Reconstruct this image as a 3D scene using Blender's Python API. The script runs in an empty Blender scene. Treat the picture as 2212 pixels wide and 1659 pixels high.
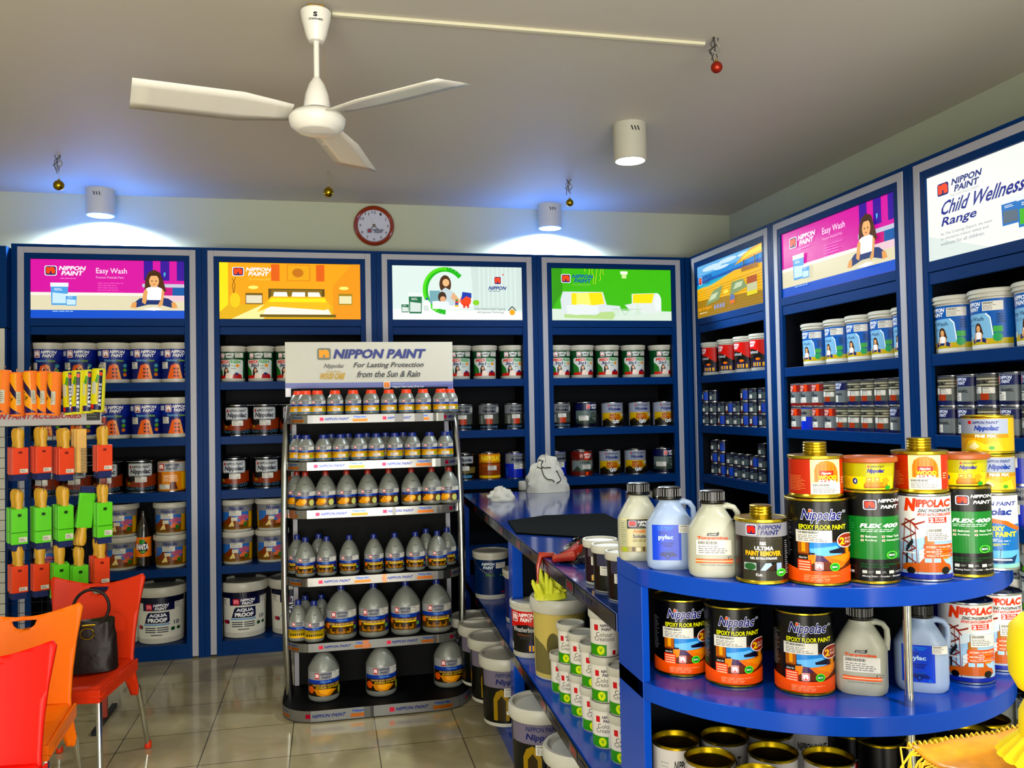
import bpy, bmesh, math, random
from math import sin, cos, pi, radians, atan2, sqrt, asin, hypot
from mathutils import Vector, Matrix, noise
random.seed(7)
S = bpy.context.scene
COL = S.collection

# ---------------------------------------------------------------- camera (a phone held at 1.5 m)
FL, YAW, PITCH, ROLL, EYE = 1815.63, 0.2157, 0.0274, -0.0185, 1.5
fw = Vector((sin(YAW)*cos(PITCH), cos(YAW)*cos(PITCH), sin(PITCH)))
rt = Vector((cos(YAW), -sin(YAW), 0)); up = rt.cross(fw)
r2 = rt*cos(ROLL)+up*sin(ROLL); u2 = up*cos(ROLL)-rt*sin(ROLL)
cam_d = bpy.data.cameras.new('camera'); cam = bpy.data.objects.new('camera', cam_d); COL.objects.link(cam)
cam_d.sensor_fit = 'HORIZONTAL'; cam_d.sensor_width = 36; cam_d.lens = 36*FL/2212; cam_d.clip_start = .05
cam.matrix_world = Matrix(((r2.x, u2.x, -fw.x, 0), (r2.y, u2.y, -fw.y, 0), (r2.z, u2.z, -fw.z, EYE), (0, 0, 0, 1)))
S.camera = cam

def ray(px, py):
    return r2*((px-1106)/FL)+u2*(-(py-829.5)/FL)+fw
def onz(px, py, z):
    d = ray(px, py); t = (z-EYE)/d.z; return Vector((d.x*t, d.y*t, z))
def ony(px, py, y):
    d = ray(px, py); t = y/d.y; return Vector((d.x*t, y, EYE+d.z*t))
def onx(px, py, x):
    d = ray(px, py); t = x/d.x; return Vector((x, d.y*t, EYE+d.z*t))

# ---------------------------------------------------------------- world, lights, exposure
S.view_settings.view_transform = 'Standard'; S.view_settings.look = 'None'
S.view_settings.gamma = 1; S.view_settings.exposure = 1.0; S.view_settings.use_curve_mapping = False
W = bpy.data.worlds.new('daylight'); S.world = W; W.use_nodes = True
W.node_tree.nodes['Background'].inputs[0].default_value = (.80, .88, 1, 1)
W.node_tree.nodes['Background'].inputs[1].default_value = 0.6
def area(name, loc, rot, sx, sy, e, col):
    l = bpy.data.lights.new(name, 'AREA'); l.shape = 'RECTANGLE'; l.size = sx; l.size_y = sy; l.energy = e; l.color = col
    o = bpy.data.objects.new(name, l); COL.objects.link(o); o.location = loc; o.rotation_euler = rot; return o
# the glazed shop front behind the photographer
area('shopfront_daylight', (.2, -2.6, 1.5), (radians(90), 0, 0), 4.2, 2.3, 66, (1, .95, .86))
area('ceiling_fill_light', (-.2, -2.4, .5), (radians(128), 0, 0), 4.0, 1.0, 92, (1, .93, .80))  # unseen upward fill, added to brighten the ceiling
# ceiling lamps behind the photographer
for lx, ly in ((-1.4, 1.0), (1.5, .6)):
    area('ceiling_lamp_light', (lx, ly, 2.72), (0, 0, 0), .14, .14, 16, (.95, .98, 1))
S.cycles.max_bounces = 6; S.cycles.diffuse_bounces = 3; S.cycles.glossy_bounces = 3; S.cycles.transmission_bounces = 4
S.cycles.caustics_reflective = False; S.cycles.caustics_refractive = False
S.cycles.sample_clamp_indirect = 4

# ---------------------------------------------------------------- materials
def lin(h):
    v = [int(h[i:i+2], 16)/255 for i in (0, 2, 4)]
    return tuple(c/12.92 if c <= .04045 else ((c+.055)/1.055)**2.4 for c in v)+(1,)
def mat(name, hexc, rough=.5, metal=0., spec=.5, coat=0., vary=.06, scale=30, bump=0, trans=0, emit=0, sub=0, attr=False):
    m = bpy.data.materials.new(name); m.use_nodes = True; nt = m.node_tree; b = nt.nodes['Principled BSDF']
    b.inputs['Roughness'].default_value = rough; b.inputs['Metallic'].default_value = metal
    b.inputs['Specular IOR Level'].default_value = spec; b.inputs['Coat Weight'].default_value = coat; b.inputs['Coat Roughness'].default_value = .12
    if trans: b.inputs['Transmission Weight'].default_value = trans
    if sub:
        b.inputs['Subsurface Weight'].default_value = sub; b.inputs['Subsurface Radius'].default_value = (.02, .02, .02)
    tc = nt.nodes.new('ShaderNodeTexCoord'); n = nt.nodes.new('ShaderNodeTexNoise'); n.inputs['Scale'].default_value = scale; n.inputs['Detail'].default_value = 3
    nt.links.new(tc.outputs['Object'], n.inputs['Vector'])
    mx = nt.nodes.new('ShaderNodeMix'); mx.data_type = 'RGBA'; mx.blend_type = 'MULTIPLY'; mx.inputs[0].default_value = 1
    mr = nt.nodes.new('ShaderNodeMapRange'); mr.inputs[3].default_value = 1-vary; mr.inputs[4].default_value = 1+vary
    nt.links.new(n.outputs['Fac'], mr.inputs[0]); nt.links.new(mr.outputs[0], mx.inputs[7])
    if attr:
        a = nt.nodes.new('ShaderNodeAttribute'); a.attribute_name = 'Col'; nt.links.new(a.outputs['Color'], mx.inputs[6])
    else: mx.inputs[6].default_value = lin(hexc)
    nt.links.new(mx.outputs[2], b.inputs['Base Color'])
    if bump:
        bp = nt.nodes.new('ShaderNodeBump'); bp.inputs['Strength'].default_value = bump; bp.inputs['Distance'].default_value = .004
        nt.links.new(n.outputs['Fac'], bp.inputs['Height']); nt.links.new(bp.outputs[0], b.inputs['Normal'])
    if emit:
        if attr: nt.links.remove(b.inputs['Base Color'].links[0]); b.inputs['Base Color'].default_value = (.012, .012, .012, 1)
        nt.links.new(mx.outputs[2], b.inputs['Emission Color']); b.inputs['Emission Strength'].default_value = emit
    return m
M = dict(
    print=mat('printed_label', 'ffffff', .3, 0, .25, .05, .03, attr=True),
    matte_print=mat('printed_card', 'ffffff', .55, 0, .4, 0, .03, attr=True),
    mirror_print=mat('printed_chrome_strip', 'ffffff', .16, .6, .5, 0, .03, attr=True),
    glow=mat('backlit_print', 'ffffff', .3, 0, .08, 0, .02, emit=.58, attr=True),
    blue=mat('blue_laminate', '002b62', .36, 0, .06, 0, .10, 4),
    blue2=mat('blue_counter_laminate', '0040ae', .2, 0, .22, .05, .10, 4),
    bluetop=mat('glossy_blue_worktop', '002c78', .1, 0, .5, .5, .10, 4),
    inner=mat('shaded_blue_interior', '01040c', .6, 0, .12, 0, .1, 4),  # blue of the insides taken near black, the shade put into the colour
    strip=mat('grey_trim_laminate', '9c9ca6', .4, 0, .5, 0, .05, 6),
    wall=mat('cream_wall_paint', 'b0b6a0', .7, 0, .3, 0, .03, 3),
    ceil=mat('grey_ceiling_paint', 'c4beb2', .5, 0, .4, 0, .05, 1.3),
    white=mat('white_plastic', 'bcbaac', .38, 0, .5, 0, .04),
    cream=mat('cream_plastic', 'dcd9c4', .4, 0, .5, 0, .04),
    grey=mat('grey_lid_plastic', '8e9090', .45),
    tin=mat('tin_plate', 'b9bcc0', .22, 1, .5, 0, .1, 12),
    gold=mat('gold_lacquered_tin', 'b9a028', .25, 1, .5, 0, .15, 12),
    goldin=mat('gold_lacquered_inside', 'a88c10', .30, 1, .5, 0, .2, 8),
    chrome=mat('chrome', 'c8cac8', .1, 1, .5, 0, .05, 8),
    steel=mat('brushed_steel', '9a9c98', .25, 1, .5, 0, .1, 20),
    black=mat('black_plastic', '060706', .28, 0, .4, 0, .1),
    blackm=mat('black_powder_coat', '040506', .6, 0, .12, 0, .1),
    silverp=mat('silver_plastic', '7e827a', .36, .3, .5, 0, .05),
    orangecap=mat('orange_cap', 'e83c06', .35), navycap=mat('navy_cap', '0a2070', .3), redcap=mat('dark_red_cap', '8c1808', .35),
    milky=mat('milky_plastic', 'a9aa98', .34, 0, .5, 0, .03, sub=.3), milkyb=mat('milky_bluish_plastic', '90a4c2', .34, 0, .5, 0, .03, sub=.3),
    brownlid=mat('brown_plastic', '9c4a10', .4), yellowp=mat('yellow_green_plastic', 'd0cc20', .4),
    handle=mat('varnished_wood', 'c8961c', .45, 0, .5, 0, .25, 25),
    bristle=mat('dark_bristle', '0c1c50', .7, 0, .3, 0, .4, 120),
    brasswire=mat('brass_wire', 'b8901c', .4, .8), wire=mat('dark_wire', '14161c', .4, .6),
    redp=mat('red_chair_plastic', 'd02e06', .4, spec=.2), orangep=mat('orange_chair_plastic', 'f87204', .4, spec=.2), red2=mat('scarlet_chair_plastic', 'e41002', .4, spec=.2),
    leather=mat('dark_brown_leather', '140806', .45, 0, .3, 0, .3, 40, .5),
    fan=mat('white_enamel', 'e8e6de', .3, 0, .5, .3, .03),
    cloth=mat('white_canvas', 'c2c0b2', .85, 0, .2, 0, .08, 60, .3),
    mat_=mat('black_rubber_mat', '020503', .98, 0, .04, 0, .5, 300, .6),
    glove=mat('pale_yellow_rubber', 'd4d830', .5, 0, .4, 0, .1),
    redfoil=mat('red_plastic_film', '98200a', .18, 0, .6, .5, .4, 40),
    blackfoil=mat('black_plastic_film', '0a0608', .15, 0, .6, .5, .3, 40),
    satin=mat('gold_orange_satin', 'f0a018', .35, 0, .6, 0, .35, 60, .4),
    yellow=mat('bright_yellow_plush', 'f8e000', .6, 0, .3, 0, .08, 40),
    film=mat('clear_film', 'f4f4f4', .08, 0, .5, 0, .02, trans=.95),
    copper=mat('copper_wood_rim', '8c2e0c', .22, 0, .5, .5, .15, 8),
    ball_r=mat('red_glitter', 'a02408', .3, .6, .5, 0, .6, 150), ball_g=mat('gold_ball', 'a88c20', .15, 1, .5, 0, .1),
    ball_c=mat('clear_bauble', 'c8c4bc', .1, 0, .5, 0, .5, 60),
    concrete=mat('cream_trunking', 'd8d4b8', .5), lamp=mat('lamp_glass', 'ffffff', .3, emit=9),
    hook=mat('painted_hook', '8c8a80', .5, .3), dark=mat('dark_wire_ends', '2a2624', .6),
    bottle=mat('dark_orange_drink', '120a06', .08, 0, .6, .6, .1),
)
def floor_material():
    m = bpy.data.materials.new('beige_glazed_tiles'); m.use_nodes = True; nt = m.node_tree; b = nt.nodes['Principled BSDF']
    tc = nt.nodes.new('ShaderNodeTexCoord'); mp = nt.nodes.new('ShaderNodeMapping'); mp.inputs['Location'].default_value = (.56+.38*20, -4.222+.395*20, 0)
    br = nt.nodes.new('ShaderNodeTexBrick'); br.offset = 0; br.squash = 1
    for k, v in (('Scale', 1), ('Mortar Size', .0028), ('Mortar Smooth', .1), ('Bias', 0), ('Brick Width', .38), ('Row Height', .395)): br.inputs[k].default_value = v
    br.inputs['Color1'].default_value = lin('aca078'); br.inputs['Color2'].default_value = lin('b4a880'); br.inputs['Mortar'].default_value = lin('5c543c')
    n = nt.nodes.new('ShaderNodeTexNoise'); n.inputs['Scale'].default_value = 3.2; n.inputs['Detail'].default_value = 6; n.inputs['Distortion'].default_value = 1.2
    mr = nt.nodes.new('ShaderNodeMapRange'); mr.inputs[1].default_value = .3; mr.inputs[2].default_value = .7; mr.inputs[3].default_value = .78; mr.inputs[4].default_value = 1.15
    mx = nt.nodes.new('ShaderNodeMix'); mx.data_type = 'RGBA'; mx.blend_type = 'MULTIPLY'; mx.inputs[0].default_value = 1
    nt.links.new(tc.outputs['Object'], mp.inputs[0]); nt.links.new(mp.outputs[0], br.inputs[0]); nt.links.new(tc.outputs['Object'], n.inputs[0])
    nt.links.new(n.outputs[0], mr.inputs[0]); nt.links.new(br.outputs['Color'], mx.inputs[6]); nt.links.new(mr.outputs[0], mx.inputs[7]); nt.links.new(mx.outputs[2], b.inputs['Base Color'])
    b.inputs['Roughness'].default_value = .1; b.inputs['Specular IOR Level'].default_value = .75
    return m
M['floor'] = floor_material()

# ---------------------------------------------------------------- mesh helpers
class MB:
    def __init__(s): s.v = []; s.f = []; s.m = []
    def add(s, vs, fs, mi=0):
        o = len(s.v); s.v += [tuple(v) for v in vs]; s.f += [tuple(i+o for i in f) for f in fs]; s.m += [mi]*len(fs); return s
    def box(s, x0, x1, y0, y1, z0, z1, mi=0):
        vs = [(x, y, z) for z in (z0, z1) for y in (y0, y1) for x in (x0, x1)]
        return s.add(vs, [(0, 2, 3, 1), (4, 5, 7, 6), (0, 1, 5, 4), (2, 6, 7, 3), (0, 4, 6, 2), (1, 3, 7, 5)], mi)
    def lathe(s, prof, n=32, c=(0, 0), mi=0, closed=False, oval=1):
        vs = []; fs = []
        for r, z in prof:
            for k in range(n):
                a = 2*pi*k/n-pi/2; vs.append((c[0]+r*cos(a), c[1]+r*sin(a)*oval, z))
        P = len(prof)
        for i in range(P-1 if not closed else P):
            j = (i+1) % P
            for k in range(n):
                l = (k+1) % n; fs.append((i*n+k, i*n+l, j*n+l, j*n+k))
        if not closed:
            if prof[0][0] > 1e-5: fs.append(tuple(range(n))[::-1])
            if prof[-1][0] > 1e-5: fs.append(tuple((P-1)*n+k for k in range(n)))
        return s.add(vs, fs, mi)
    def tube(s, pts, r, n=8, mi=0, cap=True, loop=False):
        pts = [Vector(p) for p in pts]; N = len(pts); vs = []; fs = []
        rr = r if isinstance(r, (list, tuple)) else [r]*N
        prev = None
        for i, p in enumerate(pts):
            a = pts[(i-1) % N] if (i or loop) else pts[0]; b = pts[(i+1) % N] if (i < N-1 or loop) else pts[-1]
            t = (b-a).normalized()
            if prev is None: u = t.orthogonal().normalized()
            else:
                u = prev-t*prev.dot(t); u = u.normalized() if u.length > 1e-6 else t.orthogonal().normalized()
            prev = u; w = t.cross(u)
            for k in range(n):
                q = 2*pi*k/n; vs.append(p+(u*cos(q)+w*sin(q))*rr[i])
        for i in range(N if loop else N-1):
            j = (i+1) % N
            for k in range(n):
                l = (k+1) % n; fs.append((i*n+k, i*n+l, j*n+l, j*n+k))
        if cap and not loop: fs += [tuple(range(n))[::-1], tuple((N-1)*n+k for k in range(n))]
        return s.add(vs, fs, mi)
    def prism(s, poly, z0, z1, mi=0):
        n = len(poly); vs = [(x, y, z0) for x, y in poly]+[(x, y, z1) for x, y in poly]
        return s.add(vs, [tuple(range(n))[::-1], tuple(range(n, 2*n))]+[(i, (i+1) % n, (i+1) % n+n, i+n) for i in range(n)], mi)
    def grid(s, fn, nu, nv, mi=0, loopu=False):
        vs = [fn(i/(nu if loopu else nu-1), j/(nv-1)) for j in range(nv) for i in range(nu)]; fs = []
        for j in range(nv-1):
            for i in range(nu if loopu else nu-1):
                k = (i+1) % nu; fs.append((j*nu+i, j*nu+k, (j+1)*nu+k, (j+1)*nu+i))
        return s.add(vs, fs, mi)
    def xf(s, mtx):
        s.v = [tuple(mtx @ Vector(v)) for v in s.v]; return s

def tag(o, label=None, cat=None, group=None, kind=None):
    if label: o['label'] = label
    if cat: o['category'] = cat
    if group: o['group'] = group
    if kind: o['kind'] = kind
    return o
def obj(name, mb, mats, parent=None, smooth=40, bevel=0, loc=None):
    me = bpy.data.meshes.new(name); me.from_pydata(mb.v, [], mb.f); me.update()
    ms = mats if isinstance(mats, (list, tuple)) else [mats]
    for m in ms: me.materials.append(M[m] if isinstance(m, str) else m)
    for p, mi in zip(me.polygons, mb.m): p.material_index = mi
    if smooth:
        for p in me.polygons: p.use_smooth = True
        me.set_sharp_from_angle(angle=radians(smooth))
    o = bpy.data.objects.new(name, me); COL.objects.link(o)
    if parent: o.parent = parent
    if loc: o.location = loc
    if bevel:
        b = o.modifiers.new('edges', 'BEVEL'); b.width = bevel; b.segments = 2; b.limit_method = 'ANGLE'
    return o
def empty(name, loc=(0, 0, 0), rz=0):
    o = bpy.data.objects.new(name, None); COL.objects.link(o); o.empty_display_size = .05; o.location = loc; o.rotation_euler = (0, 0, rz); return o
def thing(name, label, cat, loc=(0, 0, 0), rz=0, group=None): return tag(empty(name, loc, rz), label, cat, group)
# ---------------------------------------------------------------- printed artwork (flat shapes wrapped onto a surface)
_T = {}
def text_tris(s, off):
    k = (s, off)
    if k not in _T:
        cu = bpy.data.curves.new('t', 'FONT'); cu.body = s; cu.size = 1; cu.offset = off; cu.resolution_u = 2; cu.fill_mode = 'FRONT'
        o = bpy.data.objects.new('t', cu); COL.objects.link(o)
        me = bpy.data.meshes.new_from_object(o)
        vs = [(v.co.x, v.co.y) for v in me.vertices]; fs = [tuple(p.vertices) for p in me.polygons]
        bpy.data.objects.remove(o); bpy.data.curves.remove(cu); bpy.data.meshes.remove(me)
        _T[k] = (vs, fs)
    return _T[k]
def ink(h, m):
    # printing inks: richer and denser than the plain hex value
    c = lin(h)[:3]; g = sum(c)/3; c = [max(0, g+(v-g)*1.12) for v in c]; t = max(max(c), 1e-4)
    f = t**(.2 if m == 'glow' else .3); return tuple(v*f for v in c)+(1,)
class Art:
    def __init__(s): s.items = []; s.n = 0
    def poly(s, pts, c): s.n += 1; s.items.append((list(pts), [tuple(range(len(pts)))], c, s.n)); return s
    def rect(s, x0, x1, z0, z1, c): return s.poly([(x0, z0), (x1, z0), (x1, z1), (x0, z1)], c)
    def rects(s, L, c):
        s.n += 1
        for x0, x1, z0, z1 in L: s.items.append(([(x0, z0), (x1, z0), (x1, z1), (x0, z1)], [(0, 1, 2, 3)], c, s.n))
        return s
    def ell(s, x, z, rx, rz, c, n=24): return s.poly([(x+rx*cos(2*pi*i/n), z+rz*sin(2*pi*i/n)) for i in range(n)], c)
    def line(s, pts, w, c, asp=1):
        s.n += 1
        for (xa, za), (xb, zb) in zip(pts, pts[1:]):
            dx, dz = xb-xa, (zb-za)*asp; L = hypot(dx, dz) or 1; nx, nz = -dz/L*w/2, dx/L*w/2/asp
            s.items.append(([(xa-nx, za-nz), (xb-nx, zb-nz), (xb+nx, zb+nz), (xa+nx, za+nz)], [(0, 1, 2, 3)], c, s.n))
        return s
    def text(s, t, x0, x1, z0, z1, c, bold=0, it=0, ol=None):
        vs, fs = text_tris(t, bold)
        xs = [v[0] for v in vs]; zs = [v[1] for v in vs]; a, b = min(xs), max(xs); d, e = min(zs), max(zs)
        h = z1-z0
        def X(v, vs_): 
            return (x0+(v[0]-a)/(b-a)*(x1-x0)+it*((v[1]-d)/(e-d)-.5), z0+(v[1]-d)/(e-d)*h)
        if ol:
            vo, fo = text_tris(t, bold+ol[1]); s.n += 1
            s.items.append(([X(v, 0) for v in vo], fo, ol[0], s.n))
        s.n += 1; s.items.append(([X(v, 0) for v in vs], fs, c, s.n)); return s
    def lines(s, x0, x1, z0, z1, n, c, seed=1, fill=.45):
        R = random.Random(seed); L = []; dz = (z1-z0)/n
        for i in range(n):
            z = z1-dz*(i+.5); x = x0; xe = x0+(x1-x0)*R.uniform(.6, 1)
            while x < xe:
                w = (x1-x0)*R.uniform(.08, .2); L.append((x, min(x+w, xe), z-dz*fill/2, z+dz*fill/2)); x += w+(x1-x0)*.03
        return s.rects(L, c)
    def sticker(s, x0, x1, z0, z1, seed=3):
        w = x1-x0; h = z1-z0; s.rect(x0, x1, z0, z1, 'e2e0d6')
        R = random.Random(seed); L = []; x = x0+.06*w
        while x < x0+.6*w:
            b = w*R.uniform(.008, .025); L.append((x, x+b, z1-.28*h, z1-.08*h)); x += b+w*R.uniform(.008, .02)
        s.rects(L, '1c1c20'); return s.lines(x0+.06*w, x1-.1*w, z0+.08*h, z1-.36*h, 4, '8c8c8c', seed)
    def logo(s, x, z, w, h, bg='101c6c', fg='f05018', rim='f0f0f4'):
        # rounded square badge holding a lower-case n
        def rr(k, c):
            q = []; r = .16
            for cx, cz, a0 in ((1-r, r, -90), (1-r, 1-r, 0), (r, 1-r, 90), (r, r, 180)):
                for i in range(4):
                    a = radians(a0+i*30); q.append((cx+r*cos(a), cz+r*sin(a)))
            s.poly([(x+w*(.5+(u-.5)*k), z+h*(.5+(v-.5)*k)) for u, v in q], c)
        rr(1.0, rim); rr(.86, bg)
        n = [(.14, .2), (.14, .76), (.1, .84), (.3, .84), (.36, .79), (.5, .86), (.68, .86), (.8, .78), (.86, .64), (.86, .2), (.60, .2), (.55, .27), (.57, .36), (.55, .43), (.5, .46), (.45, .43), (.43, .36), (.45, .27), (.40, .2)]
        s.poly([(x+w*u, z+h*v) for u, v in n], fg); return s
    def nip(s, x, z, w, h, c='f4f4f4', lg=True, bg='101c6c', fg='f05018', rim='f0f0f4'):
        # badge at the left, two-line wordmark to its right
        lw = w*.3
        if lg: s.logo(x, z, lw, h, bg, fg, rim)
        X = x+(w*.36 if lg else 0)
        s.text('NIPPON', X, x+w, z+h*.54, z+h*.98, c, .035, w*.03); s.text('PAINT', X+w*.06, x+w*.94, z+h*.04, z+h*.48, c, .035, w*.03); return s
    def build(s, name, fn, cuts, parent=None, m='print', base=None):
        """fn(x, z, layer) -> point; cuts: x positions where shapes are cut before bending; base: rings (r0, z0, r1, z1, colour, layer)"""
        bm = bmesh.new(); cl = bm.loops.layers.float_color.new('Col')
        for pts, fs, c, ly in s.items:
            col = ink(c, m); vs = [bm.verts.new((p[0], p[1], ly)) for p in pts]; nf = []
            for f in fs:
                try: F = bm.faces.new([vs[i] for i in f])
                except ValueError: continue
                nf.append(F)
                for l in F.loops: l[cl] = col
            bad = [F for F in nf if len(F.verts) > 4]
            if bad: bmesh.ops.triangulate(bm, faces=bad)
        if cuts:
            for c in cuts:
                bmesh.ops.bisect_plane(bm, geom=bm.verts[:]+bm.edges[:]+bm.faces[:], plane_co=(c, 0, 0), plane_no=(1, 0, 0), dist=1e-6)
        for v in bm.verts: v.co = Vector(fn(v.co.x, v.co.y, v.co.z))
        if base:
            for r0, z0, r1, z1, c, ly in base:
                col = ink(c, m); n = 60; lo = []; hi = []
                for k in range(n):
                    a = 2*pi*k/n-pi/2; e = ly*LAY; lo.append(bm.verts.new(((r0+e)*cos(a), (r0+e)*sin(a), z0))); hi.append(bm.verts.new(((r1+e)*cos(a), (r1+e)*sin(a), z1)))
                for k in range(n):
                    l = (k+1) % n; F = bm.faces.new((lo[k], lo[l], hi[l], hi[k])); F.smooth = True
                    for q in F.loops: q[cl] = col
        me = bpy.data.meshes.new(name); bm.to_mesh(me); bm.free(); me.materials.append(M[m])
        o = bpy.data.objects.new(name, me); COL.objects.link(o)
        if parent: o.parent = parent
        return o
LAY = .00016
CUTS = [sin(radians(a)) for a in range(-84, 85, 6)]
def wrap(r0, r1, z0, z1, oval=1):
    def fn(x, z, ly):
        x = max(-.999, min(.999, x)); r = r0+(r1-r0)*z+ly*LAY+.0003; q = asin(x)
        return (r*sin(q), -r*cos(q)*oval, z0+(z1-z0)*z)
    return fn
def flat(w, h, x0=0, z0=0, y=0):
    def fn(x, z, ly): return (x0+x*w, y-ly*.0004, z0+z*h)
    return fn
LAY = .00006
# ---------------------------------------------------------------- room
YB, XR, CE = 5.49, 2.493, 2.91          # cabinet fronts on the back wall, on the right wall, ceiling height
YW, XW = 5.79, 2.965
def st(name, mb, m, **k): return tag(obj(name, mb, m, smooth=0, **k), kind='structure')
st('floor', MB().box(-3.4, 4.6, -3, 6, -.06, 0), 'floor')
st('ceiling', MB().box(-3.4, 4.6, -3, 6, CE, CE+.06), 'ceil')
st('wall_back', MB().box(-3.4, XW+.1, YW, YW+.1, 0, CE), 'wall')
st('wall_right', MB().box(XW, XW+.1, -3, YW, 0, CE), 'wall')
st('wall_left', MB().box(-3.4, -3.3, -3, YW, 0, CE), 'wall')

# ---------------------------------------------------------------- the backlit posters
def girl(A, x, z, s, a=.29):
    # a small girl sitting cross-legged, drawing; s = her height in poster heights
    X = lambda u: x+u*s*a
    P = lambda pts, c: A.poly([(X(u), z+v*s) for u, v in pts], c)
    P([(-.34, .40), (-.30, .78), (-.2, .95), (0, 1.02), (.2, .95), (.3, .78), (.42, .46), (.3, .4), (.1, .6), (-.1, .6), (-.2, .44)], '5a3010')
    P([(-.14, .4), (.14, .4), (.12, .56), (-.12, .56)], 'd89860')
    A.ell(X(0), z+.72*s, .17*s*a, .17*s, 'e8b078'); P([(-.19, .78), (-.16, .93), (.16, .93), (.19, .78), (.1, .86), (-.1, .86)], '4a280c')
    A.ell(X(-.07), z+.72*s, .022*s*a, .02*s, '201008', 8); A.ell(X(.07), z+.72*s, .022*s*a, .02*s, '201008', 8); A.ell(X(0), z+.63*s, .04*s*a, .012*s, 'b04030', 8)
    P([(-.62, .02), (-.7, .14), (-.5, .26), (-.2, .3), (.2, .3), (.5, .26), (.72, .14), (.6, .02), (.2, .1), (-.2, .1)], '203878')
    P([(-.82, .02), (-.74, .16), (-.6, .16), (-.62, .0)], 'e0a060'); P([(.82, .02), (.74, .16), (.6, .16), (.62, .0)], 'e0a060')
    P([(-.24, .22), (-.28, .52), (-.16, .56), (.16, .56), (.28, .52), (.24, .22)], 'f8f4f4')
    P([(-.28, .52), (-.36, .44), (-.42, .16), (-.3, .1), (-.26, .2), (-.22, .44)], 'e0a468'); P([(.28, .52), (.36, .44), (.3, .1), (.18, .04), (.14, .1), (.24, .24)], 'e0a468')
def pot(A, x, z, w, h, c='5aa0dc', lid='e8eef0', low='c8e4f0'):
    A.poly([(x+.04*w, z), (x+.96*w, z), (x+w, z+h*.84), (x, z+h*.84)], c); A.rect(x-.02*w, x+1.02*w, z+h*.82, z+h, lid)
    A.poly([(x+.1*w, z+.08*h), (x+.9*w, z+.08*h), (x+.92*w, z+.5*h), (x+.1*w, z+.56*h)], low)
    A.lines(x+.2*w, x+.8*w, z+.64*h, z+.76*h, 2, 'f4f4f4')
def art_easy():
    A = Art(); A.rect(0, 1, 0, 1, 'd404a0'); A.rect(0, 1, .14, .44, 'e0d8b8'); A.rect(0, 1, .39, .44, 'f0ece0'); A.rect(0, 1, 0, .14, '0c58c8')
    for x in (.73, .84, .95): A.rect(x, min(1, x+.06), .66, 1, '40189c')
    A.poly([(.865, .72), (.875, .76), (.875, .8), (.862, .8), (.862, .76)], '58b0d8')
    A.rect(.72, 1, .54, .6, 'c8c8d8'); A.rect(.76, .84, .4, .54, 'c02070'); A.rect(.84, .92, .4, .54, 'c82880'); A.rect(.92, 1, .4, .54, '2060a8'); A.rect(.84, 1, .3, .4, 'e8c8d0')
    A.nip(.09, .72, .26, .17); A.lines(.19, .34, .66, .69, 1, 'f090d0')
    A.text('Easy Wash', .42, .62, .74, .86, 'f4e8f4', .005); A.text('Premium Washable Paint', .42, .6, .68, .72, 'f0b0e0'); A.lines(.43, .6, .42, .62, 5, 'f078c8', 2, .25)
    A.lines(.14, .34, .1, .13, 1, 'a0c8f0')
    pot(A, .13, .22, .11, .38); pot(A, .225, .21, .07, .2); girl(A, .80, .17, .66); A.poly([(.72, .16), (.8, .13), (.86, .16), (.8, .19)], 'f0f0f0'); return A
def art_bed():
    A = Art(); A.rect(0, 1, 0, 1, 'f0a400'); A.rect(0, .06, 0, 1, 'f8dc18'); A.poly([(0, 0), (1, 0), (1, .24), (.3, .26), (.06, .26), (0, .12)], 'e0b000')
    A.poly([(.08, 0), (.3, .26), (.42, .26), (.3, 0)], 'f4e8a0'); A.nip(.09, .76, .27, .16); A.text('THE COATINGS EXPERT', .2, .36, .69, .72, 'f4d060')
    A.rect(.36, .42, .68, .98, 'e06808'); A.rect(.47, .64, .68, .98, 'e0900c'); A.rect(.48, .63, .7, .96, 'e8a830'); A.ell(.55, .83, .04, .08, 'c87808'); A.rect(.68, .74, .68, .98, 'e06808')
    A.poly([(.8, .0), (1, .0), (1, 1), (.94, 1), (.8, .6)], 'e89800'); A.rect(.84, .94, .26, .46, 'a8880c'); A.rect(.845, .935, .28, .42, 'e8e0b0')
    A.rect(.18, .3, .26, .46, '806408'); A.rect(.185, .295, .28, .42, 'e4dcc0'); A.ell(.235, .56, .035, .03, 'f8f080'); A.ell(.88, .56, .035, .03, 'f8f080')
    A.line([(.1, .44), (.09, .6), (.115, .74)], .004, '604808'); A.line([(.1, .44), (.11, .6), (.09, .72)], .004, '604808'); A.ell(.108, .33, .036, .13, 'f0c818')
    A.rect(.34, .74, .34, .54, '6c5408'); A.rect(.36, .72, .36, .52, '907018')
    A.poly([(.37, .36), (.48, .36), (.47, .48), (.38, .48)], 'f8f8f0'); A.poly([(.5, .36), (.6, .36), (.6, .48), (.51, .48)], 'f8f8f0'); A.poly([(.62, .36), (.72, .36), (.7, .48), (.62, .48)], 'f4f4e8')
    A.poly([(.3, .06), (.79, .06), (.74, .3), (.36, .38)], 'f8f4e0'); A.poly([(.26, .12), (.36, .4), (.74, .4), (.79, .2), (.74, .16), (.36, .22)], 'f8b810'); A.poly([(.36, .37), (.74, .37), (.75, .3), (.34, .3)], 'f8e020')
    A.rect(.28, .82, .03, .08, '7c6410'); return A
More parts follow.
